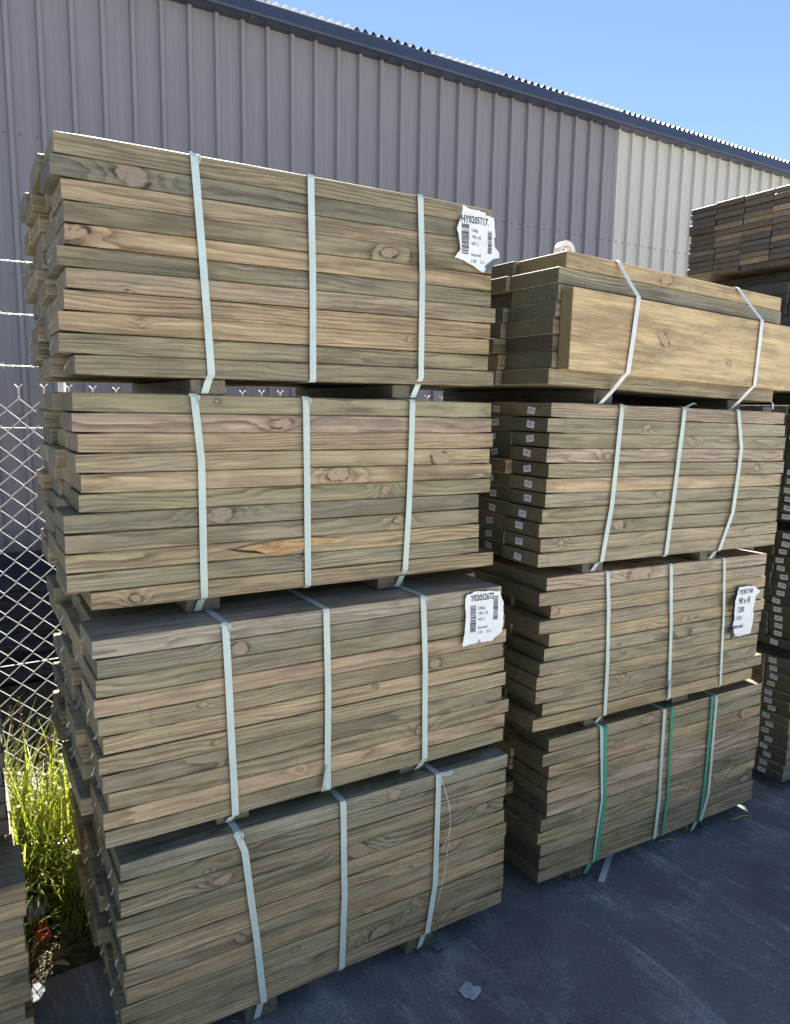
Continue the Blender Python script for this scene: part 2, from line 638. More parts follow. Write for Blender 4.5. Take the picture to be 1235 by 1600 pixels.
# gutter: open box with a rolled lip and a soffit bracket strip
mb = MB()
GY = 3.85
x0, x1 = -4.0, 20.4
prof = [(4.0 - .032, 4.655), (4.0 - .032, 4.556), (GY + .03, 4.552), (GY + .004, 4.560), (GY, 4.575), (GY, 4.655), (GY + .006, 4.664), (GY + .014, 4.662), (GY + .014, 4.652)]
v = [(x, y, z) for x in (x0, x1) for (y, z) in prof]
n = len(prof)
f = [(i, n + i, n + i + 1, i + 1) for i in range(n - 1)]
obj('gutter', mesh_of('gutter', v, f, M['gutter']), shed)
mb = MB()
for k in range(20):
    x = -3 + 1.2 * k
    mb.box(x, GY + .02, 4.548, x + .025, 3.966, 4.553)
obj('gutter_bracket', mb.mesh('gutter_bracket', M['soffit']), shed)['kind'] = 'stuff'
mb = MB()
mb.box(x0, 3.972, 4.557, x1, 3.998, 4.68)
obj('fascia', mb.mesh('fascia', M['gutter']), shed)


def corr_sheet(mat):
    v, f = [], []
    n = 10 * 8
    for j, (y, z) in enumerate(((GY + .045, 4.675), (9.5, 4.675 + .12 * 5.6))):
        for i in range(n + 2):
            x = .762 * i / n
            v.append((x, y, z + .022 + .018 * math.cos(2 * math.pi * x / .0762)))
    for i in range(n + 1):
        f.append((i, i + 1, n + 3 + i, n + 2 + i))
    return mesh_of('roof_sheet', v, f, mat, True)


rb, rd = corr_sheet(M['roof_bright']), corr_sheet(M['roof_dark'])
bright = [(1.0, 2.40), (3.2, 4.30), (4.80, 5.7), (7.0, 7.6), (9.6, 10.4)]
for k in range(-5, 32):
    x = -.35 + .762 * k
    isb = any(a <= x + .38 <= b for a, b in bright) or x < 1.0
    obj('roof_sheet', rb if isb else rd, shed, (x, 0, .002 * (k % 2)))

# ------------------------------------------------------------------ chain link fence with barbed wire
fence = thing('chain_link_fence', 'galvanised chain link fence topped with three barbed wires behind the timber', 'fence', (0, 1.0, 0))
W, H = .0775, .0735
ZT = 1.700
NSEG = 44


def wire_mesh(sgn):
    mb = MB()
    pts = []
    # prong, twist, then the zigzag down to the ground
    top = ZT
    pts.append((.012 * -sgn, .004 * sgn, top + .046))
    pts.append((-.001 * sgn, .0, top + .034))
    for k in range(5):
        a = k * 1.6 + (0 if sgn > 0 else math.pi)
        pts.append((.0022 * math.cos(a), .0022 * math.sin(a), top + .030 - k * .0065))
    for k in range(NSEG):
        x = (W / 2 if k % 2 else 0) * sgn
        z = top - k * H / 2
        # round bend at each knot, hooked past the neighbour
        s = 1 if k % 2 else -1
        pts.append((x - s * sgn * .0015, -.0022 * s, z + .003))
        pts.append((x + s * sgn * .0014, .0, z))
        pts.append((x - s * sgn * .0015, .0022 * s, z - .003))
    mb.tube(pts, .0019, 5)
    return mb.mesh('fence_wire', M['galv'], True)


wm = {1: wire_mesh(1), -1: wire_mesh(-1)}
for k in range(-20, 37):
    sag = .006 * noise.noise(Vector((k * .3, 0, 0)))
    for s in (1, -1):
        o = obj('fence_wire', wm[s], fence, (-.058 + W * k + .0006 * s, 0, sag - .0002 * s))
# support wires
for z, a in ((1.600, .006), (.785, .018)):
    mb = MB()
    pts = []
    for i in range(81):
        x = -1.7 + 4.8 * i / 80
        pts.append((x, -.006 + .004 * noise.noise(Vector((x * 3, z, 0))), z + a * noise.noise(Vector((x * 1.6, z * 9, 3)))))
    mb.tube(pts, .0021, 5)
    obj('support_wire', mb.mesh('support_wire', M['galv'], True), fence)
# barbed wires
for z in (2.150, 1.981, 1.813):
    mb = MB()
    for ph in (0, math.pi):
        pts = []
        for i in range(401):
            x = -1.7 + 4.8 * i / 400
            a = x * 2 * math.pi / .06 + ph
            pts.append((x, .0022 * math.cos(a), z + .0022 * math.sin(a) - .010 * math.sin((x + 1.7) / 4.8 * math.pi * 2) ** 2))
        mb.tube(pts, .0013, 4)
    w = obj('barbed_wire', mb.mesh('barbed_wire', M['galv'], True), fence)
    mb = MB()
    x = -1.6
    while x < 3.0:
        zz = z - .010 * math.sin((x + 1.7) / 4.8 * math.pi * 2) ** 2
        for q in range(4):
            a = random.uniform(0, 6.28)
            u = Vector((random.uniform(-.3, .3), math.cos(a), math.sin(a))).normalized() * .013
            c = Vector((x + (q % 2) * .006, 0, zz))
            mb.tube([c - u * .2, c + u], .001, 4)
        mb.tube([(x - .004, 0, zz), (x + .010, 0, zz)], .0042, 6)
        x += .115
    obj('barb', mb.mesh('barb', M['galv']), w)['kind'] = 'stuff'
for x in (.080, 1.75, 2.95, -1.55):
    mb = MB()
    mb.tube([(x, .035, 0), (x, .035, 2.18)], .021 if x > .5 or x < 0 else .012, 12)
    obj('post', mb.mesh('post', M['galv'], True), fence)

# ------------------------------------------------------------------ timber
TP = .0475            # row pitch
T0 = .0463            # board thickness
PAL = [(.445, .325, .190), (.405, .315, .190), (.300, .252, .158), (.255, .226, .150), (.430, .318, .228), (.340, .277, .172), (.475, .350, .195), (.282, .246, .158)]
mesh_cache = {}


def worn_mesh(L, Wd, T, mat, sd):
    """front board: slightly bowed, with rounded, nicked arrises"""
    rn = random.Random(sd)
    n = 14
    v, f = [], []
    ph = rn.uniform(0, 50)
    amp = rn.uniform(.0, .0011)
    chip = rn.choice([0, 0, 0, 1]) 
    cx = rn.uniform(.1, .9)
    for i in range(n + 1):
        x = L * i / n
        u = i / n
        bz = amp * math.sin(u * math.pi) * rn.choice([1, 1]) + .0005 * noise.noise(Vector((x * 3, ph, 0)))
        by = .0016 * noise.noise(Vector((x * 2, ph, 5))) + .0016
        cs = []
        for (cy, cz, q) in ((0, 0, 0), (0, T, 1), (Wd, T, 2), (Wd, 0, 3)):
            b = .0021 + .0010 * noise.noise(Vector((x * 9, ph + q * 7, 1)))
            if chip and q == 1 and abs(u - cx) < .06:
                b += .006 * (1 - abs(u - cx) / .06)
            e = .0025 if i in (0, n) else 0
            sy = 1 if cy == 0 else -1
            sz = 1 if cz == 0 else -1
            a1 = (x, cy + by * (cy == 0) + sy * e, cz + sz * b)
            a2 = (x, cy + sy * b + by * (cy == 0), cz + sz * e)
            cs += ([a2, a1] if q in (0, 2) else [a1, a2])
        v += [(p[0], p[1], p[2] + bz) for p in cs]
    for i in range(n):
        for k in range(8):
            a = i * 8 + k
            b = i * 8 + (k + 1) % 8
            f.append((a, a + 8, b + 8, b))
    f.append(tuple(range(8)))
    f.append(tuple(n * 8 + k for k in range(8))[::-1])
    me = mesh_of('board', v, f, M[mat])
    bm = bmesh.new()
    bm.from_mesh(me)
    bmesh.ops.recalc_face_normals(bm, faces=bm.faces[:])
    bm.to_mesh(me)
    bm.free()
    return me


def board_mesh(L, Wd, T, mat, bev=.0024):
    key = (round(L, 3), round(Wd, 3), round(T, 4), mat)
    if key in mesh_cache:
        return mesh_cache[key]
    bm = bmesh.new()
    bmesh.ops.create_cube(bm, size=1)
    for v in bm.verts:
        v.co = Vector(((v.co.x + .5) * L, (v.co.y + .5) * Wd, (v.co.z + .5) * T))
    bmesh.ops.bevel(bm, geom=bm.edges[:], offset=bev, segments=1, profile=.5, affect='EDGES')
    me = bpy.data.meshes.new('board')
    bm.to_mesh(me)
    bm.free()
    me.materials.append(M[mat])
    mesh_cache[key] = me
    return me


SEED = [0]
END = [1.0]
FRESH = (.52, .378, .20)


def board(parent, x, y, z, L, Wd=.19, T=T0, tint=None, knots=(), wane=None, edge=None, green=None, worn=False, name='board', yaw=0., roll=0., dark=1.):
    SEED[0] += 1
    rnd = random.Random(SEED[0] * 7919 + 5)
    me = worn_mesh(L, Wd, T, 'wood', SEED[0]) if worn else board_mesh(L, Wd, T, 'wood')
    o = obj(name, me, parent, (x, y, z), (roll, 0, yaw))
    tc = tint or rnd.choice(PAL)
    if tc[0] > .2 and tc != FRESH:
        tc = tuple(a_ * .84 + b_ * .16 for a_, b_ in zip(tc, (.34, .275, .168)))
    k = rnd.uniform(.93, 1.08) * dark
    o['tint'] = [tc[0] * k, tc[1] * k * rnd.uniform(.98, 1.02), tc[2] * k * rnd.uniform(.94, 1.06)]
    o['seed'] = rnd.uniform(0, 40.)
    py = rnd.choice([-.07, -.02, .03, Wd / 2, Wd + .05])
    pz = rnd.choice([-.09, -.05, T / 2, .10, .14]) + rnd.uniform(-.01, .01)
    o['pith'] = [py, pz, rnd.uniform(-.012, .012)]
    ks = list(knots)
    if not ks and rnd.random() < .33:
        ks.append((rnd.uniform(.08, .92) * L, rnd.uniform(.15, .85) * T, rnd.uniform(.004, .011)))
    while len(ks) < 2:
        ks.append((-9., 0., .001))
    o['knot_a'] = [float(q) for q in ks[0]]
    o['knot_b'] = [float(q) for q in ks[1]]
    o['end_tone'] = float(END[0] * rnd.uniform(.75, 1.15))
    o['grain'] = float(rnd.uniform(.8, 1.15))
    o['grime'] = rnd.uniform(0, .35)
    o['wane'] = float(wane if wane is not None else (rnd.uniform(.14, .27) if rnd.random() < .4 else 0.))
    o['edge'] = float(edge if edge is not None else (T if rnd.random() < .5 else 0.))
    o['green'] = float(green if green is not None else rnd.uniform(.2, .9))
    return o


def smooth_path(pts, step=.05):
    out = []
    for a, b in zip(pts[:-1], pts[1:]):
        a, b = Vector(a), Vector(b)
        n = max(1, int((b - a).length / step))
        for i in range(n):
            out.append(a.lerp(b, i / n))
    out.append(Vector(pts[-1]))
    return out


def strap(pack, front, Hh, D, mat, width=.0185, bottom=None, tail=None, proud=0., side_pts=None):
    """band round the pack; front = [(x, z)...] from top to bottom on the front face"""
    e = .0042
    xt = front[0][0]
    xb = front[-1][0]
    f0 = -e - proud
    P = [(xt - .01, D + e, .02), (xt - .01, D + e, Hh + .001), (xt - .008, D, Hh + .0035), (xt - .004, D * .5, Hh + .0032), (xt, .006, Hh + .0034), (xt, -.001, Hh + .0022)]
    if side_pts:
        P += side_pts
    else:
        P += [(xt + (front[1][0] - xt) * .02, f0, Hh - .006)]
        for (x, z) in front[1:-1]:
            P.append((x, f0 - .001, z))
        P.append((xb, f0, front[-1][1] if front[-1][1] > .004 else .004))
    if bottom is None:
        P += [(xb, .004, -.0015), (xb, D * .5, -.003), (xb, D, -.0015)]
    else:
        P += [(xb - .004, .012, -.006), (xb - .010, bottom[0], bottom[1])]
    mb = MB()
    pts = smooth_path(P, .06)
    for i, p in enumerate(pts):
        w = noise.noise(Vector((p.z * 4 + xt * 9, p.y * 3, pack.location.z * 7)))
        if p.y < 0:
            p.x += .0022 * w
    mb.ribbon(pts, width, .0009)
    s = obj('strap', mb.mesh('strap', M[mat]), pack)
    if tail:
        t = MB()
        kx = tail
        if kx == 'fold':
            t.ribbon([(xt + .004, -.005, Hh - .001), (xt + .011, -.008, Hh - .003), (xt + .013, -.009, Hh - .011), (xt + .010, -.007, Hh - .020)], .007, .0008, (.5, .3, .6))
            t.ribbon([(xt - .006, -.004, Hh + .003), (xt - .010, -.006, Hh + .003), (xt - .010, -.007, Hh - .004)], .007, .0008, (.6, .6, .2))
        if kx == 'spike':
            t.ribbon([(xt + .002, -.004, Hh + .002), (xt + .020, -.010, Hh + .012), (xt + .036, -.012, Hh + .018), (xt + .046, -.012, Hh + .015)], .008, .0008, (.2, .8, .5))
            t.ribbon([(xt + .004, -.006, Hh - .002), (xt + .018, -.012, Hh - .004), (xt + .016, -.012, Hh - .022)], .012, .0008, (.5, .4, .6))
        if kx == 'loop':
            pts = []
            for i in range(25):
                u = i / 24
                pts.append((xt + .006 + .018 * math.sin(u * 2.6) * (1 - .2 * u), -.010 - .03 * math.sin(u * 3.14), Hh - .01 - .24 * u))
            t.ribbon(pts, .0055, .0008, (.6, .8, 0))
            pts = []
            for i in range(15):
                u = i / 14
                pts.append((xt + .040 - .040 * u ** .8, -.016 - .012 * math.sin(u * 3.14), Hh - .17 - .24 * u))
            t.ribbon(pts, .0045, .0008, (.6, .8, 0))
            t.ribbon([(xt + .002, -.004, Hh + .002), (xt + .03, -.012, Hh + .001), (xt + .044, -.014, Hh + .004)], .012, .0008, (.2, .8, .5))
        if kx == 'foot':
            zb = .03
            t.ribbon([(xb - .004, -.006, zb + .05), (xb - .012, -.011, zb + .03), (xb - .020, -.012, zb - .02)], .013, .0008, (.8, .5, .2))
        to = obj('strap_tail', t.mesh('strap_tail', M[mat if kx != 'loop' else 'strap_white']), s)
    return s


def curl_tag(board_o, y, z):
    """little curled plastic tag nailed to a board end"""
    rnd = random.Random(int(y * 9999) + int(z * 99999) + SEED[0])
    mb = MB()
    a = rnd.uniform(-.5, .5)
    hh = rnd.uniform(.006, .011)
    x = -.001
    mb.ribbon([(x, y, z + hh), (x - .003, y + .001, z + hh * .4), (x - .004 - .006 * rnd.random(), y - .001, z - hh * .4), (x - .001 - .012 * rnd.random(), y + .002, z - hh)], rnd.uniform(.006, .011), .0008, (.15, math.cos(a), math.sin(a)))
    return obj('end_tag', mb.mesh('end_tag', M['tag_white']), board_o)


me_sticker = None


def sticker(board_o, y, z, tilt=0., w=.036, h=.021):
    global me_sticker
    if me_sticker is None:
        v = [(0, -.5 * w, -.5 * h), (0, .5 * w, -.5 * h), (0, .5 * w, .5 * h), (0, -.5 * w, .5 * h),
             (-.0006, -.5 * w, -.5 * h), (-.0006, .5 * w, -.5 * h), (-.0006, .5 * w, .5 * h), (-.0006, -.5 * w, .5 * h)]
        f = [(4, 7, 6, 5), (0, 1, 5, 4), (1, 2, 6, 5), (2, 3, 7, 6), (3, 0, 4, 7)]
        me_sticker = mesh_of('end_tag', v, f, M['tag_white'])
        # printed bars as second material
        me = me_sticker
        vv = [tuple(q.co) for q in me.vertices]
        ff = [tuple(p.vertices) for p in me.polygons]
        mi = [0] * len(ff)
        y0 = w * .42
        while y0 > -w * .40:
            bw = random.choice([.0012, .002, .003])
            b = len(vv)
            vv += [(-.0010, y0, -.001), (-.0010, y0 - bw, -.001), (-.0010, y0 - bw, .0062), (-.0010, y0, .0062)]
            ff.append((b, b + 1, b + 2, b + 3))
            mi.append(1)
            y0 -= bw + random.choice([.001, .0016])
        for yy, zz, ww in ((.012, -.0055, .012), (-.003, -.0055, .011)):
            b = len(vv)
            vv += [(-.0010, yy, zz), (-.0010, yy - ww, zz), (-.0010, yy - ww, zz + .0025), (-.0010, yy, zz + .0025)]
            ff.append((b, b + 1, b + 2, b + 3))
            mi.append(1)
        me2 = mesh_of('end_tag', vv, ff, M['tag_white'])
        me2.materials.append(M['ink_grey'])
        me2.polygons.foreach_set('material_index', mi)
        me_sticker = me2
    return obj('end_tag', me_sticker, board_o, (-.0012, y, z), (tilt, 0, 0))


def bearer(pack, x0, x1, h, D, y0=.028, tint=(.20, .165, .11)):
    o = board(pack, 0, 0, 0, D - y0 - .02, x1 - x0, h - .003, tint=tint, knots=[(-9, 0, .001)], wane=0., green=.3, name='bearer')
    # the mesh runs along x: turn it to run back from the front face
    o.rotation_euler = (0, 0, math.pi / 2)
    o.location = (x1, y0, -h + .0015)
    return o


def pack(name, label, loc, yaw, pitch, L, xl, xr, group, cols=4, Wd=.19, T=T0, TPk=TP, knots=None, tints=None, tags=None, bearers=(), bh=.042, back_jit=.02, wanes=None, dark=1., greens=None):
    # loc is the front left bottom corner; pitch raises the far (right) end
    p = thing('timber_pack', label, 'timber pack', (loc[0], loc[1], loc[2] - pitch * .6), (0, -math.atan(pitch), yaw), group)
    n = len(xl)
    rnd = random.Random(hash_(label))
    D = cols * (Wd + .001)
    for r in range(n):
        z = (n - 1 - r) * TPk
        for c_ in range(cols):
            a, b = xl[r], xr[r]
            if c_ > 0:
                a = xl[r] * .35 + rnd.uniform(-back_jit, back_jit)
                b = a + rnd.uniform(-.004, .004)
            Lb = L - a + b
            Lb = min(max(Lb, L - .03), L + .03)
            kn = [(k[1] - a, k[2], k[3]) for k in (knots or []) if k[0] == r] if c_ == 0 else []
            if c_ == 0:
                ti = tints[r] if tints else None
            else:
                ti = None
            o = board(p, a, c_ * (Wd + .001) + (rnd.uniform(0, .0045) if c_ == 0 else 0), z + rnd.uniform(0, .0007), Lb_round(Lb), Wd, T, tint=ti, knots=kn[:2], wane=(wanes or {}).get((r, c_)), dark=dark, worn=(c_ == 0), yaw=rnd.uniform(-.0022, .0022) if c_ == 0 else 0., roll=rnd.uniform(-.006, .004) if c_ == 0 else 0.,
                      green=(greens[r] if greens and c_ == 0 else None))
            if tags == 'curl' and rnd.random() < .8:
                curl_tag(o, Wd * rnd.uniform(.35, .65), T * rnd.uniform(.35, .6))
            if tags == 'sticker':
                if cols and (c_ < 3):
                    sticker(o, Wd * .5 + rnd.uniform(-.018, .018), T * rnd.uniform(.4, .6), rnd.uniform(-.22, .16))
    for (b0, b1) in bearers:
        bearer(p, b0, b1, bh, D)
    return p, n * TPk - (TPk - T), D


def Lb_round(x):
    return round(x * 250) / 250


def hash_(s):
    h = 7
    for ch in s:
        h = (h * 31 + ord(ch)) % 1000003
    return h


# colour names for front boards
TAN, SAND, OLV, GRN, PNK, MID, YEL, DOL, DGN = PAL[0], (.40, .312, .186), PAL[2], PAL[3], PAL[4], PAL[5], PAL[6], PAL[7], (.215, .198, .138)
GL = 'strapped timber packs of the near stack'
GR = 'strapped timber packs of the middle stack'
GF = 'dark timber packs of the far right stack'
GN = 'timber packs cut by the left edge of the photo'

# --- near stack, top to bottom
L1, h1, D1 = pack('L1', 'top pack of the near stack, thin torn barcode label at its upper right corner', (-.0186, .0464, 1.7541), .0039, .0058, 1.2057,
    [-.003, -.013, .008, .011, .010, -.007, .009, .002, -.011, -.013, .018], [-.009, 0, .010, -.008, -.006, -.006, .013, -.002, -.005, -.008, .012], GL,
    knots=[(1, .16, .023, .030), (6, .143, .003, .006), (8, .167, .027, .009), (8, .913, .032, .008), (3, .839, .024, .014), (4, .022, .026, .018)],
    tints=[OLV, DGN, SAND, MID, TAN, OLV, SAND, TAN, TAN, MID, OLV], tags='curl', bearers=((.285, .375), (.87, .955)), bh=.042,
    wanes={(5, 0): .30, (9, 0): .2, (3, 0): 0., (0, 0): 0., (1, 0): 0.}, greens=[.6, .9, .2, .7, .4, .9, .2, .3, .3, .7, .5])
strap(L1, [(.301, .52), (.315, .3), (.330, .01)], h1, D1, 'strap_blue', bottom=(.027, -.037), tail='fold')
strap(L1, [(.602, .52), (.604, .3), (.605, .005)], h1, D1, 'strap_blue')
strap(L1, [(.936, .52), (.944, .3), (.948, .02)], h1, D1, 'strap_blue', bottom=(.027, -.037))

L2, h2, D2 = pack('L2', 'second pack down the near stack, a splintered pale gash in a low board', (-.0166, .0569, 1.1893), .0013, -.0033, 1.2111,
    [.007, .004, .015, .008, .018, .012, -.023, -.022, -.023, -.022, .030], [.007, .009, .021, .005, .015, .012, -.031, -.028, -.026, -.024, .034], GL,
    knots=[(1, .519, .025, .014), (3, 1.031, .020, .026), (5, .84, .023, .013), (6, .352, .026, .020), (7, .888, .029, .013), (10, .133, .021, .013), (4, .687, .026, .020)],
    tints=[OLV, PNK, TAN, SAND, YEL, OLV, GRN, MID, TAN, DOL, TAN], tags=None, bearers=((.262, .352), (.832, .922)), bh=.0415,
    greens=[.6, .1, .2, .3, .2, .7, .9, .8, .1, .9, .3], wanes={(2, 0): .12, (3, 0): .24, (8, 0): 0., (9, 0): 0.})
strap(L2, [(.283, .52), (.298, .358), (.301, .0)], h2, D2, 'strap_mint', bottom=(.027, -.036), tail='fold')
strap(L2, [(.583, .52), (.587, .3), (.590, .006)], h2, D2, 'strap_mint', tail='fold')
strap(L2, [(.922, .52), (.920, .402), (.908, .02)], h2, D2, 'strap_mint', bottom=(.027, -.036))

L3, h3, D3 = pack('L3', 'third pack down the near stack, square white barcode label at its upper right', (.0023, -.0431, .6244), .0142, -.0049, 1.2173,
    [-.007, .002, -.002, -.007, 0, .010, -.002, .005, .017, .004, .007], [-.025, -.012, -.004, .002, -.006, .004, .007, -.006, .027, .013, .010], GL,
    knots=[(1, .342, .021, .020), (5, .745, .035, .008), (4, .245, .034, .007), (4, .949, .023, .015), (9, .511, .030, .006), (8, .907, .010, .018)],
    tints=[(.40, .35, .27), DGN, OLV, TAN, MID, TAN, SAND, DOL, MID, TAN, OLV], tags='curl', bearers=((.283, .373), (.847, .937)), bh=.0315, back_jit=.028,
    wanes={(5, 0): .26, (10, 0): .08}, greens=[.15, .9, .7, .1, .6, .3, .2, .9, .7, .1, .6])
strap(L3, [(.302, .53), (.312, .311), (.324, .0)], h3, D3, 'strap_mint', bottom=(.027, -.027), tail='fold')
strap(L3, [(.583, .53), (.588, .3), (.592, .008)], h3, D3, 'strap_mint', tail='foot')
strap(L3, [(.895, .53), (.908, .3), (.915, .02)], h3, D3, 'strap_mint', bottom=(.027, -.027), tail='fold')

L4, h4, D4 = pack('L4', 'bottom pack of the near stack, on low bearers, a thin white band end loose', (.0329, -.0603, .0701), .0033, .0006, 1.1948,
    [.005, -.001, .002, -.009, 0, .010, .003, .008, -.007, .004, 0], [-.003, -.007, -.004, -.013, -.005, .005, -.001, .002, -.002, .001, -.005], GL,
    knots=[(0, .771, .022, .015), (3, .648, .024, .030), (5, .974, .036, .022), (9, .730, .023, .020), (3, 1.097, .030, .016), (2, .253, .020, .013), (7, .688, .010, .016), (6, .297, .024, .017), (8, .455, .026, .007), (8, .86, .023, .018)],
    tints=[(.27, .26, .21), GRN, OLV, DGN, MID, SAND, OLV, TAN, OLV, MID, TAN], tags='curl', bearers=((.32, .41), (.838, .932)), bh=.0695, back_jit=.03,
    wanes={(3, 0): .26, (5, 0): .28, (4, 0): .25, (7, 0): .22}, greens=[.9, .8, .5, .9, .5, .2, .7, .2, .6, .7, .3])
strap(L4, [(.293, .53), (.311, .466), (.338, .22), (.359, .002)], h4, D4, 'strap_mint', bottom=(.027, -.062), tail='fold')
strap(L4, [(.598, .53), (.604, .236), (.595, .01)], h4, D4, 'strap_mint')
strap(L4, [(.919, .52), (.915, .169), (.891, .008)], h4, D4, 'strap_mint', bottom=(.027, -.06), tail='loop')

# splintered raw gash on a low board of the second pack: shallow shards standing off the face
t = NT('raw_split_wood')
P_ = t.coord('Object')
nn = t.noise(t.vmath('MULTIPLY', P_, (20, 60, 160)), 1, 4, .7)
t.base(t.ramp(nn, [(.3, (.16, .085, .035)), (.5, (.50, .31, .15)), (.75, (.62, .45, .26))]), .8, .2)
t.bump(nn, .8, .004)
M['split'] = t.m
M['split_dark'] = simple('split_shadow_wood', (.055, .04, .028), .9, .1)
zb = 2 * TP
mb = MB()
vv = [(.385, -.0012, zb + .028), (.43, -.0020, zb + .037), (.50, -.0022, zb + .043), (.60, -.0012, zb + .045), (.66, -.001, zb + .040), (.70, -.001, zb + .034), (.60, -.0022, zb + .020), (.545, -.0030, zb + .010), (.505, -.0032, zb + .002), (.47, -.0022, zb + .010), (.44, -.0030, zb + .022), (.50, -.0040, zb + .026), (.57, -.0034, zb + .032)]
ff = [(0, 10, 11, 1), (1, 11, 2), (2, 11, 12, 3), (3, 12, 6, 5, 4), (12, 11, 7, 6), (11, 10, 9, 8, 7)]
mb.v, mb.f = vv, [q[::-1] for q in ff]
obj('split_patch', mb.mesh('split_patch', M['split']), L2)
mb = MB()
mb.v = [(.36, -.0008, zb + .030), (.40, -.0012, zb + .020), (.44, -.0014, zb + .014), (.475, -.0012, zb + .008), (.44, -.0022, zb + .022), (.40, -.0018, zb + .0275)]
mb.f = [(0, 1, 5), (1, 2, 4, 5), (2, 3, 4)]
obj('split_shade', mb.mesh('split_shade', M['split_dark']), L2)  # dark patch lying on the face, paints the shade inside the split

# --- middle stack
END[0] = .5  # darker board ends: missing light from the left put into their colour
# R1: rough wider boards, a deep board strapped on edge to its front
R1 = thing('timber_pack', 'top pack of the middle stack, one wide yellow plank strapped on edge to its front', 'timber pack', (1.325, -.071, 1.766), (0, math.atan(.027), .046), GR)
rn = random.Random(5)
rows = [(.030, FRESH, 0), (0, OLV, 0), (.004, DOL, 0), (-.002, DOL, 0), (-.008, OLV, 0), (-.006, (.15, .125, .085), 0), (-.004, DGN, 0), (-.015, MID, 0)]
for r, (a, ti, _) in enumerate(rows):
    z = (7 - r) * .05
    kn = [(.47, .024, .016)] if r == 0 else []
    bo = board(R1, a, 0 if r else .002, z, 1.20 - a + (.005 if r else 0), .213, .0485, tint=ti, knots=kn, wane=0. if r < 5 else .15, green=.0 if r == 0 else .5)
    if r == 0:
        bo['grain'] = .5
    for c_ in range(1, 4):
        board(R1, a * .4 + rn.uniform(-.03, .02) - (.035 if c_ == 1 and r in (5, 6) else 0), .215 * c_ + rn.uniform(0, .004), z, 1.19, .21, .0485, green=.7, tint=rn.choice([OLV, DGN, DOL, MID]), dark=.85)
fb = board(R1, .012, -.054, .044, 1.222, .050, .241, tint=FRESH, knots=[(.43, .125, .024), (.80, .075, .010)], wane=0., green=.05, name='board', roll=-.01)
fb['label'] = 'wide fresh yellow plank standing on edge across the front of the pack'
fb['grime'] = .55
fb['grain'] = .35
fb['green'] = 0.
fb['pith'] = [.02, -.42, .006]
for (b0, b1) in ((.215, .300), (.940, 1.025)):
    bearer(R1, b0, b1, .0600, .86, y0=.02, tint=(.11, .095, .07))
HR = 8 * .05 - .0015
for (xa, xb_, xc, xd) in ((.253, .295, .271, .235), (.905, .984, .975, .935)):
    mb = MB()
    P = [(xa, .865, .02), (xa, .865, HR + .002), (xa, .45, HR + .004), (xa, .004, HR + .004), (xa + .001, -.003, HR - .002), ((xa + xb_) / 2, -.032, .338), (xb_, -.0575, .288), (xb_ - .003, -.060, .27), ((xb_ + xc) / 2, -.059, .16), (xc, -.0585, .05), (xc - .006, -.050, .040), ((xc + xd) / 2, -.02, -.004), (xd, .016, -.050)]
    mb.ribbon(smooth_path(P, .06), .0195, .001)
    obj('strap', mb.mesh('strap', M['strap_white']), R1)
mb = MB()
mb.ribbon([(1.185, .0, .002), (1.187, -.012, -.004), (1.189, -.014, -.028)], .014, .001, (1, .2, 0))
obj('strap_tail', mb.mesh('strap_tail', M['strap_white']), R1)

R2, hr2, Dr2 = pack('R2', 'second pack from the top of the middle stack, a white sticker on each board end', (1.334, -.0573, 1.1821), -.0198, -.016, 1.1965,
    [.002, -.008, .002, -.003, .005, 0, 0, -.010, -.018, -.010, -.018], [-.015, -.004, .007, .002, .005, 0, -.006, -.003, -.005, -.002, -.003], GR,
    knots=[(2, .655, .026, .018), (4, 1.03, .024, .013), (1, .426, .026, .010), (8, .325, .027, .019), (9, .073, .030, .009), (3, .254, .023, .010)],
    tints=[PNK, (.36, .31, .22), OLV, PNK, MID, YEL, OLV, MID, OLV, SAND, MID], tags='sticker', bearers=((.20, .29), (.785, .874)), bh=.039,
    wanes={(6, 0): .30, (7, 0): .22}, greens=[.1, .4, .8, .1, .6, .1, .9, .5, .8, .4, .6])
strap(R2, [(.295, .52), (.277, .191), (.250, .0)], hr2, Dr2, 'strap_mint', bottom=(.027, -.033), tail='fold')
strap(R2, [(.596, .52), (.578, .25), (.559, .008)], hr2, Dr2, 'strap_mint', tail='spike')
strap(R2, [(.889, .52), (.921, .384), (.906, .145), (.850, .004)], hr2, Dr2, 'strap_mint', bottom=(.027, -.033))

R3, hr3, Dr3 = pack('R3', 'third pack from the top of the middle stack, narrow white label curling at its right', (1.3615, -.0417, .6197), -.0001, -.0177, 1.1893,
    [.003, -.025, .031, -.018, .028, .009, -.008, -.016, -.016, .017, -.023], [-.009, -.015, -.020, -.006, -.014, -.016, -.018, -.02, -.02, .026, -.041], GR,
    knots=[(0, .438, .027, .034), (2, .051, .024, .012), (8, .392, .035, .010), (4, .698, .019, .011), (4, .471, .010, .010)],
    tints=[PNK, MID, TAN, MID, TAN, DOL, OLV, SAND, OLV, MID, TAN], tags=None, bearers=((.24, .33), (.70, .79)), bh=.038,
    wanes={(7, 0): .30, (0, 0): .15}, greens=[.1, .6, .1, .6, .2, .9, .9, .3, .8, .3, .2])
strap(R3, [(.266, .52), (.282, .395), (.295, .2), (.302, .004)], hr3, Dr3, 'strap_mint', width=.016, bottom=(.027, -.032))
strap(R3, [(.589, .52), (.612, .3), (.638, .01)], hr3, Dr3, 'strap_mint', width=.016, tail='foot')
strap(R3, [(.893, .52), (.918, .3), (.938, .01)], hr3, Dr3, 'strap_mint', width=.013)

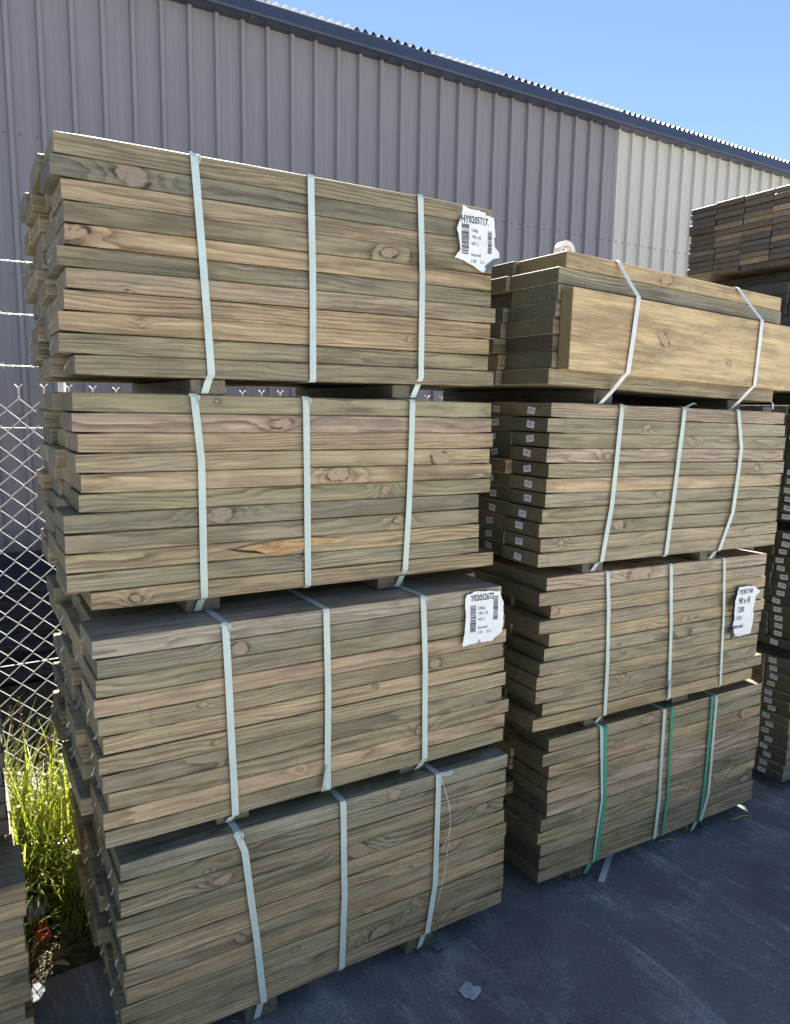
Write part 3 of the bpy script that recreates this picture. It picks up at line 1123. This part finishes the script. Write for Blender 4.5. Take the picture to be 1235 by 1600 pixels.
R4, hr4, Dr4 = pack('R4', 'bottom pack of the middle stack, held by green straps beside mint ones', (1.4124, -.0355, .0584), -.003, -.0099, 1.1936,
    [.005, -.021, .011, .008, .011, .013, -.013, -.025, -.007, -.012, -.014], [-.008, -.010, -.012, -.006, -.004, -.004, -.018, -.02, -.02, -.015, -.013], GR,
    knots=[(1, .294, .017, .012), (0, .495, .021, .018), (2, 1.076, .035, .020), (7, .737, .026, .012), (7, .921, .030, .018), (8, 1.117, .012, .022), (2, .491, .008, .011)],
    tints=[MID, DOL, TAN, MID, PNK, PNK, OLV, SAND, MID, OLV, MID], tags=None, bearers=((.165, .255), (.795, .88)), bh=.0575,
    wanes={(8, 0): .20, (7, 0): .24}, greens=[.6, .8, .4, .4, .1, .1, .9, .3, .5, .6, .6])
strap(R4, [(.240, .52), (.266, .24), (.245, .008)], hr4, Dr4, 'strap_mint', width=.015, bottom=(.027, -.05))
strap(R4, [(.257, .52), (.276, .24), (.251, .010)], hr4, Dr4, 'strap_green', width=.016, bottom=(.025, -.052), proud=.002, tail='fold')
strap(R4, [(.568, .52), (.574, .162), (.564, .006)], hr4, Dr4, 'strap_mint', width=.016)
strap(R4, [(.611, .52), (.623, .15), (.607, .006)], hr4, Dr4, 'strap_green', width=.014, tail='fold')
strap(R4, [(.846, .52), (.842, .12), (.829, .006)], hr4, Dr4, 'strap_green', width=.015, bottom=(.027, -.05))
strap(R4, [(.868, .52), (.868, .112), (.836, .006)], hr4, Dr4, 'strap_mint', width=.014, bottom=(.025, -.052), proud=.002)

# --- far right stack (mostly its dark board ends are seen)
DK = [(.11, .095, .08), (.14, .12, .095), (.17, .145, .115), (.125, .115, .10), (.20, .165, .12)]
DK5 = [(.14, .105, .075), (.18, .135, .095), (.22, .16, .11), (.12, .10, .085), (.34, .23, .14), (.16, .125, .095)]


def far_pack(label, z0, n, tp, Wd, cols, x0, pal, stick, L=1.9, bh=.05, jit=.010, y0=-.02):
    p = thing('timber_pack', label, 'timber pack', (x0, y0, z0), (0, 0, 0), GF)
    rnd = random.Random(hash_(label))
    for r in range(n):
        z = (n - 1 - r) * tp
        for c_ in range(cols):
            a = rnd.uniform(-jit, jit) 
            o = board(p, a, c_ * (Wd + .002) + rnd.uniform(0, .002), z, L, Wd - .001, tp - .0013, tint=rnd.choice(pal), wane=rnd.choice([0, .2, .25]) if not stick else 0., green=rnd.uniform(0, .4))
            if stick and c_ < 2:
                sticker(o, Wd * .5 + rnd.uniform(-.012, .012) + .03, (tp - .0013) * .5, rnd.uniform(-.08, .12))
    D = cols * (Wd + .002)
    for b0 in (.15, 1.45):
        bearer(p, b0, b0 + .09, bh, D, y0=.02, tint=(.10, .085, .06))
    return p


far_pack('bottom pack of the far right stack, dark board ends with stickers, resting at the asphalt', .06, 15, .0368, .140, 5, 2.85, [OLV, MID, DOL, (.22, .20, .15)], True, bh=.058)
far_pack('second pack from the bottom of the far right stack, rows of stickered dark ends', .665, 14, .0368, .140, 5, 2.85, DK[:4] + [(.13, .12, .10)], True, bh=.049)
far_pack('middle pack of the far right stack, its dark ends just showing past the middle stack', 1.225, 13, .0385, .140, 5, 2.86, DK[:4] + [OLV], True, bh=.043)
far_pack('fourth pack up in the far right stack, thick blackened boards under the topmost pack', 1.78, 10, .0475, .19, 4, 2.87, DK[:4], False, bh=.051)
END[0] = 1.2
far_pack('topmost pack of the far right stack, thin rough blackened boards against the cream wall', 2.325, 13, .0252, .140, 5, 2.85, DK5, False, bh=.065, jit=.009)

# --- packs at the left edge
END[0] = .8
FL = thing('timber_pack', 'lower pack at the left edge, only its right board ends in view beside the grass', 'timber pack', (-1.362, .145, .065), (0, 0, .0), GN)
xr = [.006, .004, -.004, -.003, .002, .000, .003, -.012, .006]
for r in range(9):
    for c_ in range(4):
        a = xr[r] if c_ == 0 else random.uniform(-.014, .004)
        board(FL, a, c_ * .191, (8 - r) * TP, 1.2, .19, T0, tint=[SAND, TAN, MID, TAN, YEL, MID, TAN, OLV, YEL][r] if c_ == 0 else None)
for b0 in (.25, .85):
    bearer(FL, b0, b0 + .09, .062, .76)
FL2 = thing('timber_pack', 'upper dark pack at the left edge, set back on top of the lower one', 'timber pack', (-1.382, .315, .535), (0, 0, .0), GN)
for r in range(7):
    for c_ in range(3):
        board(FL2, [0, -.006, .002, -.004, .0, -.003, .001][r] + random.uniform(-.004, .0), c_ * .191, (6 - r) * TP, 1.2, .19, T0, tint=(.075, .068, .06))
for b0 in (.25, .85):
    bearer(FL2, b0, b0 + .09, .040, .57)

# ------------------------------------------------------------------ torn paper labels with print
def font_mesh(text, size, squeeze=.72, bold=.0):
    cu = bpy.data.curves.new('print', 'FONT')
    cu.body = text
    cu.size = size
    cu.offset = bold
    cu.resolution_u = 2
    o = bpy.data.objects.new('print_tmp', cu)
    COL.objects.link(o)
    dg = bpy.context.evaluated_depsgraph_get()
    dg.update()
    me = bpy.data.meshes.new_from_object(o.evaluated_get(dg))
    vv = [(q.co.x * squeeze, q.co.y) for q in me.vertices]
    ff = [tuple(p.vertices) for p in me.polygons]
    bpy.data.objects.remove(o)
    bpy.data.meshes.remove(me)
    bpy.data.curves.remove(cu)
    return vv, ff


def paper_label(packo, outline, origin, ux, uz, items, crumple, base_y=-.006, label=None, sd=1):
    """outline in pack-local (x, z); items = list of ('text', u, v, string, size) / ('code', u0, v0, u1, v1) in label coords (u right, v up, metres) from origin"""
    def disp(x, z):
        n1 = noise.noise(Vector((x * 22 + sd, z * 16, sd)))
        n2 = abs(noise.noise(Vector((x * 45, z * 38 + sd, sd * 2))))
        return base_y - crumple * (.45 + .6 * n1 + .55 * n2)
    # densify & tear the outline
    pts = []
    rn = random.Random(sd)
    n = len(outline)
    for i in range(n):
        a, b = Vector(outline[i]), Vector(outline[(i + 1) % n])
        k = max(2, int((b - a).length / .006))
        for j in range(k):
            p = a.lerp(b, j / k)
            q = .0014 if j else 0
            pts.append(Vector((p.x + rn.uniform(-q, q), p.y + rn.uniform(-q, q))))
    xs = [p.x for p in pts]
    zs = [p.y for p in pts]
    inner = []
    gx = min(xs)
    while gx < max(xs):
        gz = min(zs)
        while gz < max(zs):
            q = Vector((gx + rn.uniform(-.001, .001), gz + rn.uniform(-.001, .001)))
            inside = False
            j = len(pts) - 1
            for i in range(len(pts)):
                a, b = pts[i], pts[j]
                if (a.y > q.y) != (b.y > q.y) and q.x < (b.x - a.x) * (q.y - a.y) / (b.y - a.y) + a.x:
                    inside = not inside
                j = i
            if inside and min((q - p).length for p in pts) > .003:
                inner.append(q)
            gz += .007
        gx += .007
    allp = pts + inner
    edges = [(i, (i + 1) % len(pts)) for i in range(len(pts))]
    v2, e2, f2, *_ = geometry.delaunay_2d_cdt(allp, edges, [], 1, 1e-6)
    v = [(p.x, disp(p.x, p.y), p.y) for p in v2]
    nb = len(v)
    v += [(p.x, disp(p.x, p.y) + .0004, p.y) for p in v2]
    f = []
    for q in f2:
        q = list(q)
        a, b, c = (Vector(v[i]) for i in q[:3])
        if (b - a).cross(c - a).y > 0:
            q = q[::-1]
        f.append(tuple(q))
        f.append(tuple(nb + i for i in q[::-1]))
    lab = obj('paper_label', mesh_of('paper_label', v, f, M['paper'], True), packo)
    if label:
        lab['label'] = label
    # print, following the same crumples
    pv, pf, pm = [], [], []
    ox, oz = origin

    def to3(u, w, lift=.0007):
        x = ox + u * ux[0] + w * uz[0]
        z = oz + u * ux[1] + w * uz[1]
        return (x, disp(x, z) - lift, z)
    for it in items:
        if it[0] == 'text':
            _, u, w, s, size = it[:5]
            bold = it[5] if len(it) > 5 else .0
            vv, ff = font_mesh(s, size, .70, bold)
            b = len(pv)
            for (a, c) in vv:
                pv.append(to3(u + a, w + c))
            for q in ff:
                pf.append(tuple(b + i for i in q))
                pm.append(0)
        else:
            _, u0, w0, u1, w1 = it
            w = w0
            while w < w1:
                bh_ = rn.choice([.0008, .0012, .002, .0028])
                nseg = 4
                for k in range(nseg):
                    a = u0 + (u1 - u0) * k / nseg
                    c = u0 + (u1 - u0) * (k + 1) / nseg
                    b = len(pv)
                    pv += [to3(a, w), to3(c, w), to3(c, w + bh_), to3(a, w + bh_)]
                    pf.append((b, b + 1, b + 2, b + 3))
                    pm.append(1 if it[0] == 'code_grey' else 0)
                w += bh_ + rn.choice([.0008, .0011, .0017])
    me = mesh_of('label_print', pv, pf, M['ink'])
    me.materials.append(M['ink_grey'])
    me.polygons.foreach_set('material_index', pm)
    obj('label_print', me, lab)
    return lab


paper_label(L1, [(1.078, .515), (1.100, .507), (1.160, .506), (1.163, .497), (1.190, .494), (1.197, .455), (1.199, .440), (1.193, .436), (1.196, .412), (1.213, .398), (1.217, .384), (1.207, .372), (1.190, .374), (1.176, .352), (1.160, .334), (1.145, .338), (1.118, .350), (1.085, .362), (1.052, .366), (1.072, .392), (1.066, .430), (1.060, .448), (1.068, .470), (1.074, .480)],
            (1.073, .330), (1., 0.), (0., 1.), [
    ('text', .000, .1385, 'HY0205717.', .0285, .0006),
    ('code', .003, .050, .028, .134),
    ('text', .036, .114, 'Utility', .0150), ('text', .036, .095, '190 x 45', .0150), ('text', .036, .076, '44/1.2', .0150),
    ('text', .036, .046, 'Seasoned', .0140), ('text', .036, .028, '3.128', .0130), ('text', .072, .028, '52 8', .0130),
    ('code', .098, .060, .112, .124), ('text', .012, .163, '- - -', .010), ('text', .034, .167, '- - - - -', .007), ('text', .034, .160, '- - - -', .007)],
    .006, label='torn and ragged white barcode label', sd=3)
# folded dark flap at its lower right
mb = MB()
mb.v = [(1.165, -.010, .352), (1.190, -.012, .374), (1.212, -.013, .380), (1.196, -.010, .356), (1.170, -.009, .336)]
mb.f = [(0, 4, 3, 1), (1, 3, 2)]
obj('label_flap', mb.mesh('label_flap', simple('label_back', (.10, .12, .15), .5)), L1)

paper_label(L3, [(1.046, .505), (1.052, .512), (1.070, .512), (1.074, .518), (1.140, .514), (1.178, .508), (1.184, .49), (1.194, .47), (1.196, .43), (1.196, .392), (1.192, .378), (1.170, .366), (1.148, .353), (1.110, .354), (1.070, .354), (1.040, .350), (1.038, .358), (1.046, .392), (1.049, .44), (1.044, .480)],
            (1.055, .346), (1., 0.), (0., 1.), [
    ('text', .010, .1420, 'Y02052672', .0275, .0006),
    ('code', .010, .045, .032, .128),
    ('text', .040, .113, 'Utility', .0150), ('text', .040, .096, '190 x 45', .0150), ('text', .040, .078, '44/1.2', .0150),
    ('text', .040, .052, 'Seasoned', .0140), ('text', .040, .036, '3.128', .0130), ('text', .074, .036, '52 8', .0130), ('text', .042, .010, '200', .010),
    ('code', .098, .075, .116, .146)],
    .006, label='square white barcode label with a blue tinged lower edge', sd=9)

paper_label(R3, [(.993, .402), (1.040, .401), (1.085, .398), (1.108, .388), (1.135, .368), (1.118, .362), (1.108, .350), (1.108, .335), (1.098, .318), (1.092, .300), (1.100, .270), (1.095, .240), (1.090, .205), (1.060, .204), (1.020, .200), (.992, .205), (.980, .222), (.972, .235), (.980, .270), (.974, .310), (.972, .345), (.984, .370)],
            (.985, .200), (1., 0.), (0., 1.), [
    ('text', .010, .172, 'Y0205716R', .0260, .0004),
    ('text', .013, .134, '90 x 45', .0330, .0008), ('text', .006, .099, '1200', .0310, .0006),
    ('text', .000, .070, 'Utility', .0240), ('text', -.004, .036, 'easoned', .0230, .0004), ('text', .012, .009, '- - - - - -', .012)],
    .008, label='long narrow white label curling off the boards', sd=17)
mb = MB()
mb.ribbon([(.985, -.008, .235), (.968, -.018, .225), (.955, -.016, .214)], .035, .0006, (.2, .2, 1))
mb.ribbon([(.972, -.008, .36), (.962, -.014, .34), (.960, -.012, .30)], .02, .0006, (.6, .6, .2))
obj('label_flap', mb.mesh('label_flap', simple('label_dark_back', (.03, .03, .04), .5)), R3)

# ------------------------------------------------------------------ white coil of strapping on top of the middle stack
coil = thing('strapping_coil', 'small coil of white strapping standing on the top pack of the middle stack', 'coil', (1.325 + .17, .085, 1.766 + .398))
mb = MB()
NC = 40
for (ro, ri, wd, cz) in ((.034, .018, .028, .034),):
    for i in range(NC):
        a = 2 * math.pi * i / NC
        ca, sa = math.cos(a), math.sin(a)
        for (rr, yy) in ((ro, -wd / 2), (ro * .985, -wd / 2 - .001), (ri, -wd / 2 + .001), (ri, wd / 2), (ro, wd / 2)):
            mb.v.append((rr * ca, yy, rr * sa + cz))
    for i in range(NC):
        j = (i + 1) % NC
        for k in range(5):
            kk = (k + 1) % 5
            mb.f.append((i * 5 + k, j * 5 + k, j * 5 + kk, i * 5 + kk))
obj('winding', mb.mesh('winding', M['strap_white']), coil)
mb = MB()
pts = [(.016 * math.cos(a) + .002, .0, .016 * math.sin(a) + .033) for a in [i * 1.2 * math.pi / 16 + .5 for i in range(17)]]
pts.append((.010, .0, .040))
mb.ribbon(pts, .026, .0012, (.1, 1, 0))
obj('inner_winding', mb.mesh('inner_winding', M['strap_white']), coil)

# ------------------------------------------------------------------ tarpaulin covered bundle behind the fence
t = NT('dark_tarpaulin')
P_ = t.coord('Object')
nn = t.noise(t.vmath('MULTIPLY', P_, (3, 3, 9)), 1, 4, .6, 1.2)
t.base(t.ramp(nn, [(.3, (.005, .007, .012)), (.7, (.012, .017, .032))]), .45, .4)
t.bump(nn, .9, .05)
M['tarp'] = t.m
bm = bmesh.new()
bmesh.ops.create_cube(bm, size=1)
bmesh.ops.subdivide_edges(bm, edges=bm.edges[:], cuts=14, use_grid_fill=True)
for q in bm.verts:
    c = q.co.copy()
    rr = Vector((c.x, c.y, c.z))
    k = 1 - .10 * (abs(c.x) * 2) ** 6 * (abs(c.z) * 2) ** 4 - .0
    q.co = Vector((c.x * 3.2 * k, c.y * .8 * (1 - .25 * max(0, c.z + .2)), (c.z + .5) * .72 * (1 - .2 * (abs(c.y) * 2) ** 3)))
    d = noise.noise(Vector((q.co.x * 2.2, q.co.y * 2, q.co.z * 4))) * .07 + noise.noise(Vector((q.co.x * 6, q.co.y * 5, q.co.z * 14))) * .02
    q.co += Vector((0, -d, d * .5 if c.z > -.49 else 0))
    if c.z < -.49:
        q.co.z = .001
me = bpy.data.meshes.new('tarp_bundle')
bm.to_mesh(me)
bm.free()
me.materials.append(M['tarp'])
me.polygons.foreach_set('use_smooth', [True] * len(me.polygons))
tag(obj('tarp_bundle', me, None, (.1, 3.42, 0)), 'low bundle wrapped in dark blue tarpaulin lying between fence and shed', 'bundle')

# ------------------------------------------------------------------ grass and weeds in the gap by the fence
def leaf_mat(name, c1, c2, trans=.55):
    t = NT(name)
    t.n.remove(t.b)
    P = t.coord('Object')
    n = t.noise(P, 9, 3, .6)
    n2 = t.noise(P, 60, 2, .6)
    c = t.mix(t.maprange(t.math('ADD', t.math('MULTIPLY', n, .6), t.math('MULTIPLY', n2, .4)), .35, .65), c1, c2)
    d = t.n.new('ShaderNodeBsdfDiffuse')
    tr = t.n.new('ShaderNodeBsdfTranslucent')
    gl = t.n.new('ShaderNodeBsdfGlossy')
    gl.inputs['Roughness'].default_value = .35
    mx = t.n.new('ShaderNodeMixShader')
    mx2 = t.n.new('ShaderNodeMixShader')
    t.l.new(c, d.inputs[0])
    ct = t.vmath('MULTIPLY', c, (1.5, 1.5, .7))
    t.l.new(ct, tr.inputs[0])
    mx.inputs[0].default_value = trans
    t.l.new(d.outputs[0], mx.inputs[1])
    t.l.new(tr.outputs[0], mx.inputs[2])
    mx2.inputs[0].default_value = .06
    t.l.new(mx.outputs[0], mx2.inputs[1])
    t.l.new(gl.outputs[0], mx2.inputs[2])
    t.l.new(mx2.outputs[0], t.out.inputs[0])
    return t.m


M['grass'] = leaf_mat('grass_blade', (.15, .205, .04), (.33, .34, .08))
M['weed'] = leaf_mat('weed_leaf', (.17, .235, .035), (.37, .39, .07))
M['straw'] = leaf_mat('dry_straw', (.20, .155, .09), (.32, .26, .16), .3)
rg = random.Random(42)


def blade(V, F, x, y, z, h, w, lean, az, segs=5):
    b = len(V)
    dx, dy = math.cos(az), math.sin(az)
    sx, sy = -dy, dx
    for i in range(segs + 1):
        u = i / segs
        o = lean * h * u ** 1.9
        hh = h * u * (1 - .28 * lean * u)
        ww = w * (1 - u ** 1.7) * .5 + .0002
        V.append((x + dx * o + sx * ww, y + dy * o + sy * ww, z + hh))
        V.append((x + dx * o - sx * ww, y + dy * o - sy * ww, z + hh))
    for i in range(segs):
        a = b + 2 * i
        F.append((a, a + 1, a + 3, a + 2))


GX0, GX1, GY0, GY1 = -.95, .06, .52, 1.10


def gpos():
    while True:
        x = rg.uniform(GX0, GX1)
        y = rg.uniform(GY0, GY1)
        if x > .015 and y < .80:
            continue
        if x < -.20 and y < .93:
            continue
        if rg.random() > min(1, (y - .50) / .18):
            continue
        if x < -.05 and y < .72 and rg.random() < .9:
            continue
        return x, y


V, F = [], []
for i in range(6200):
    x, y = gpos()
    dn = .55 + .75 * max(0, noise.noise(Vector((x * 9, y * 9, 0))) + .25)
    hm = min(1., .25 + (y - .52) / .42)
    blade(V, F, x, y, .0, rg.uniform(.14, .48) * dn * hm + .03, rg.uniform(.004, .009), rg.uniform(.1, 1.1), rg.uniform(0, 6.283))
for i in range(240):
    x, y = gpos()
    if y < .68:
        continue
    blade(V, F, x, y, 0, rg.uniform(.40, .72), rg.uniform(.008, .014), rg.uniform(.15, .8), rg.uniform(0, 6.283), 8)
tag(obj('grass', mesh_of('grass', V, F, M['grass'])), 'tall sunlit green grass growing at the foot of the fence', kind='stuff')
V, F = [], []
for i in range(3200):
    x, y = gpos()
    if y < .60:
        continue
    hm = min(1., .15 + (y - .56) / .35)
    zt = rg.uniform(.04, .50) * hm * (.8 + .5 * noise.noise(Vector((x * 8, y * 8, 5))))
    az = rg.uniform(0, 6.28)
    s = rg.uniform(.010, .022)
    tl = rg.uniform(-.5, .9)
    b = len(V)
    c = Vector((x, y, zt))
    u = Vector((math.cos(az) * math.cos(tl), math.sin(az) * math.cos(tl), math.sin(tl)))
    w = Vector((-math.sin(az), math.cos(az), rg.uniform(-.3, .3))) * .34
    V += [tuple(c), tuple(c + (u * .5 + w) * s), tuple(c + u * s * 1.15), tuple(c + (u * .5 - w) * s)]
    F += [(b, b + 1, b + 2), (b, b + 2, b + 3)]
tag(obj('weed_leaves', mesh_of('weed_leaves', V, F, M['weed'])), 'small leafy weeds mixed through the grass', kind='stuff')
V, F = [], []
for i in range(900):
    x, y = gpos()
    blade(V, F, x, y, 0, rg.uniform(.10, .36), rg.uniform(.002, .004), rg.uniform(.4, 1.6), rg.uniform(0, 6.283))
for i in range(420):     # straw lying at the foot of the grass
    x = rg.uniform(-.16, .02)
    y = rg.uniform(.46, .68)
    az = rg.uniform(-.9, .9) + (math.pi if rg.random() < .5 else 0)
    Lh = rg.uniform(.03, .12)
    b = len(V)
    z = rg.uniform(.006, .03)
    u = Vector((math.cos(az), math.sin(az), rg.uniform(-.12, .22)))
    w = Vector((-u.y, u.x, 0)) * rg.uniform(.0008, .0022)
    c = Vector((x, y, z))
    V += [tuple(c - w), tuple(c + w), tuple(c + u * Lh * .5 + w * .8 + Vector((0, 0, .004))), tuple(c + u * Lh * .5 - w * .8 + Vector((0, 0, .004))), tuple(c + u * Lh)]
    F += [(b, b + 1, b + 2, b + 3), (b + 3, b + 2, b + 4)]
tag(obj('dry_straw', mesh_of('dry_straw', V, F, M['straw'])), 'dry brown straw and litter where the grass meets the asphalt', kind='stuff')

# a few seed heads on thin stalks
for i in range(5):
    mb = MB()
    x, y = rg.uniform(-.14, .0), rg.uniform(.80, 1.02)
    h = rg.uniform(.55, .74)
    lean = Vector((rg.uniform(-.05, .08), rg.uniform(-.05, .02), 0))
    pts = [Vector((x, y, 0)) + lean * (u * u) + Vector((0, 0, h * u)) for u in (0, .25, .5, .75, 1.)]
    mb.tube(pts, .0012, 4)
    for k in range(18):
        u = .78 + .22 * k / 18
        c = Vector((x, y, 0)) + lean * u * u + Vector((0, 0, h * u))
        d = Vector((rg.uniform(-1, 1), rg.uniform(-1, 1), 1.4)).normalized() * .014
        mb.tube([c, c + d], .0016, 3)
    tag(obj('seed_stalk', mb.mesh('seed_stalk', M['straw'])), 'thin grass stalk with a dry seed head rising above the grass by the fence', 'grass stalk', 'seed stalks in the grass')


# ------------------------------------------------------------------ litter
def crumple(name, loc, sx, sy, sz, mat, label, cat, sd, rz=0., n=9):
    v, f = [], []
    for j in range(n + 1):
        for i in range(n + 1):
            u, w = i / n - .5, j / n - .5
            e = noise.noise(Vector((u * 3 + sd, w * 3, sd)))
            g = noise.noise(Vector((u * 7, w * 7 + sd, sd * 3)))
            v.append((u * sx * (1 + .35 * e), w * sy * (1 + .3 * g), abs(e * 1.1 + g * .7) * sz + .003))
    for j in range(n):
        for i in range(n):
            a = j * (n + 1) + i
            f.append((a, a + 1, a + n + 2, a + n + 1))
    o = obj(name, mesh_of(name, v, f, mat), None, loc, (0, 0, rz))
    return tag(o, label, cat)


M['orange'] = simple('orange_plastic', (.85, .13, .025), .4, .5, var=.2, scale=30)
M['film'] = simple('grey_film', (.46, .47, .49), .3, .6, var=.2, scale=30)
M['white_plastic'] = simple('white_bag_plastic', (.72, .74, .76), .35, .5, var=.1, scale=20)
M['bark'] = simple('wood_chip', (.30, .22, .13), .85, .2, var=.3, scale=40)
M['scrap_dark'] = simple('dark_scrap', (.035, .05, .045), .5, .5, var=.4, scale=40)
crumple('plastic_wrapper', (-.100, .575, .01), .040, .035, .070, M['orange'], 'crumpled bright orange wrapper at the foot of the grass', 'wrapper', 2.2, .4)
crumple('plastic_bag', (-.108, .68, .02), .07, .05, .10, M['white_plastic'], 'crushed white plastic bag half hidden in the grass', 'bag', 5.1, .2)
crumple('film_scrap', (.958, -.242, 0), .052, .055, .006, M['film'], 'small crumpled scrap of clear film lying on the open asphalt', 'scrap', 8.4, .5)
# dropped strap piece and chips
mb = MB()
mb.ribbon([(1.845, .045, .010), (1.80, .02, .004), (1.74, -.02, .002), (1.672, -.066, .003)], .022, .0009, (.55, -.83, 0))
tag(obj('strap_offcut', mb.mesh('strap_offcut', M['strap_white'])), 'pale offcut of strap on the asphalt under the middle stack', 'strap offcut')
for i, (x, y, L_, a, lab) in enumerate([(2.09, -.012, .075, -.5, 'small bark chip on the asphalt beside the middle stack'), (2.50, -.05, .10, -.3, 'long curled bark chip near the right corner of the middle stack'),
                                        (-.02, .50, .12, .5, 'long pale strip of bark across the straw by the grass'), (-.07, .455, .07, -.7, 'short thick bark chip in front of the straw')]):
    mb = MB()
    d = Vector((math.cos(a), math.sin(a), 0))
    s_ = Vector((-d.y, d.x, 0))
    c = Vector((x, y, .006))
    wv = .008 if i < 2 else .013
    pts = []
    for k in range(7):
        u = k / 6 - .5
        p = c + d * L_ * u + Vector((0, 0, .004 * math.cos(u * 6) + .003)) + s_ * .006 * math.sin(u * 5)
        w = wv * (1 - (2 * u) ** 2 * .8)
        b = len(mb.v)
        mb.v += [tuple(p - s_ * w), tuple(p + Vector((0, 0, .004))), tuple(p + s_ * w), tuple(p - Vector((0, 0, .003)))]
        if k:
            for q in range(4):
                mb.f.append((b - 4 + q, b - 4 + (q + 1) % 4, b + (q + 1) % 4, b + q))
    tag(obj('bark_chip', mb.mesh('bark_chip', M['bark'])), lab, 'bark chip')
V, F = [], []
rs = random.Random(77)
for i in range(190):
    if i < 60:
        x, y = rs.uniform(.0, 1.3), rs.uniform(-.16, .02)
    elif i < 120:
        x, y = rs.uniform(1.4, 2.75), rs.uniform(-.14, .02)
    else:
        x, y = rs.uniform(.6, 3.), rs.uniform(-.9, -.1)
    a = rs.uniform(0, 3.14)
    L_ = rs.uniform(.006, .03)
    wv = rs.uniform(.0008, .0025)
    d = Vector((math.cos(a), math.sin(a), 0))
    n_ = Vector((-d.y, d.x, 0))
    c = Vector((x, y, .0008))
    b = len(V)
    V += [tuple(c - d * L_ / 2), tuple(c + n_ * wv), tuple(c + d * L_ / 2 + Vector((0, 0, rs.uniform(0, .003)))), tuple(c - n_ * wv), tuple(c + Vector((0, 0, .002)))]
    F += [(b, b + 3, b + 4), (b + 3, b + 2, b + 4), (b + 2, b + 1, b + 4), (b + 1, b, b + 4)]
tag(obj('wood_splinters', mesh_of('wood_splinters', V, F, M['bark'])), 'small wood splinters scattered on the asphalt along the stacks', kind='stuff')
# tangles of strap scrap caught under the bearers
for (x, y, lab, sdd) in ((.955, -.055, 'dark tangle of strap scrap under the near stack', 1), (1.66, -.01, 'dark tangle of strap scrap at the left foot of the middle stack', 2), (2.26, -.02, 'dark tangle of strap scrap at the right foot of the middle stack', 3)):
    mb = MB()
    rq = random.Random(sdd)
    for k in range(9):
        p = Vector((x + rq.uniform(-.04, .04), y + rq.uniform(-.02, .03), rq.uniform(.004, .012)))
        pts = [p]
        for j in range(4):
            p = p + Vector((rq.uniform(-.022, .022), rq.uniform(-.014, .014), rq.uniform(-.012, .016)))
            p.z = min(max(p.z, .002), .04)
            pts.append(p)
        mb.ribbon(pts, rq.uniform(.004, .010), .0008, (rq.uniform(-1, 1), rq.uniform(-1, 1), .6))
    tag(obj('strap_scrap', mb.mesh('strap_scrap', M['scrap_dark'])), lab, 'strap scrap')
V, F = [], []
for i in range(260):
    x, y = rg.uniform(-.3, 3.2), rg.uniform(-1.1, .1)
    s = rg.uniform(.0012, .0035)
    b = len(V)
    V += [(x - s, y, .0005), (x, y - s * .7, .0005), (x + s, y, .0005), (x, y + s, .0005), (x, y, s)]
    F += [(b, b + 1, b + 4), (b + 1, b + 2, b + 4), (b + 2, b + 3, b + 4), (b + 3, b, b + 4)]
tag(obj('grit', mesh_of('grit', V, F, M['concrete'])), 'pale grit scattered over the asphalt', kind='stuff')
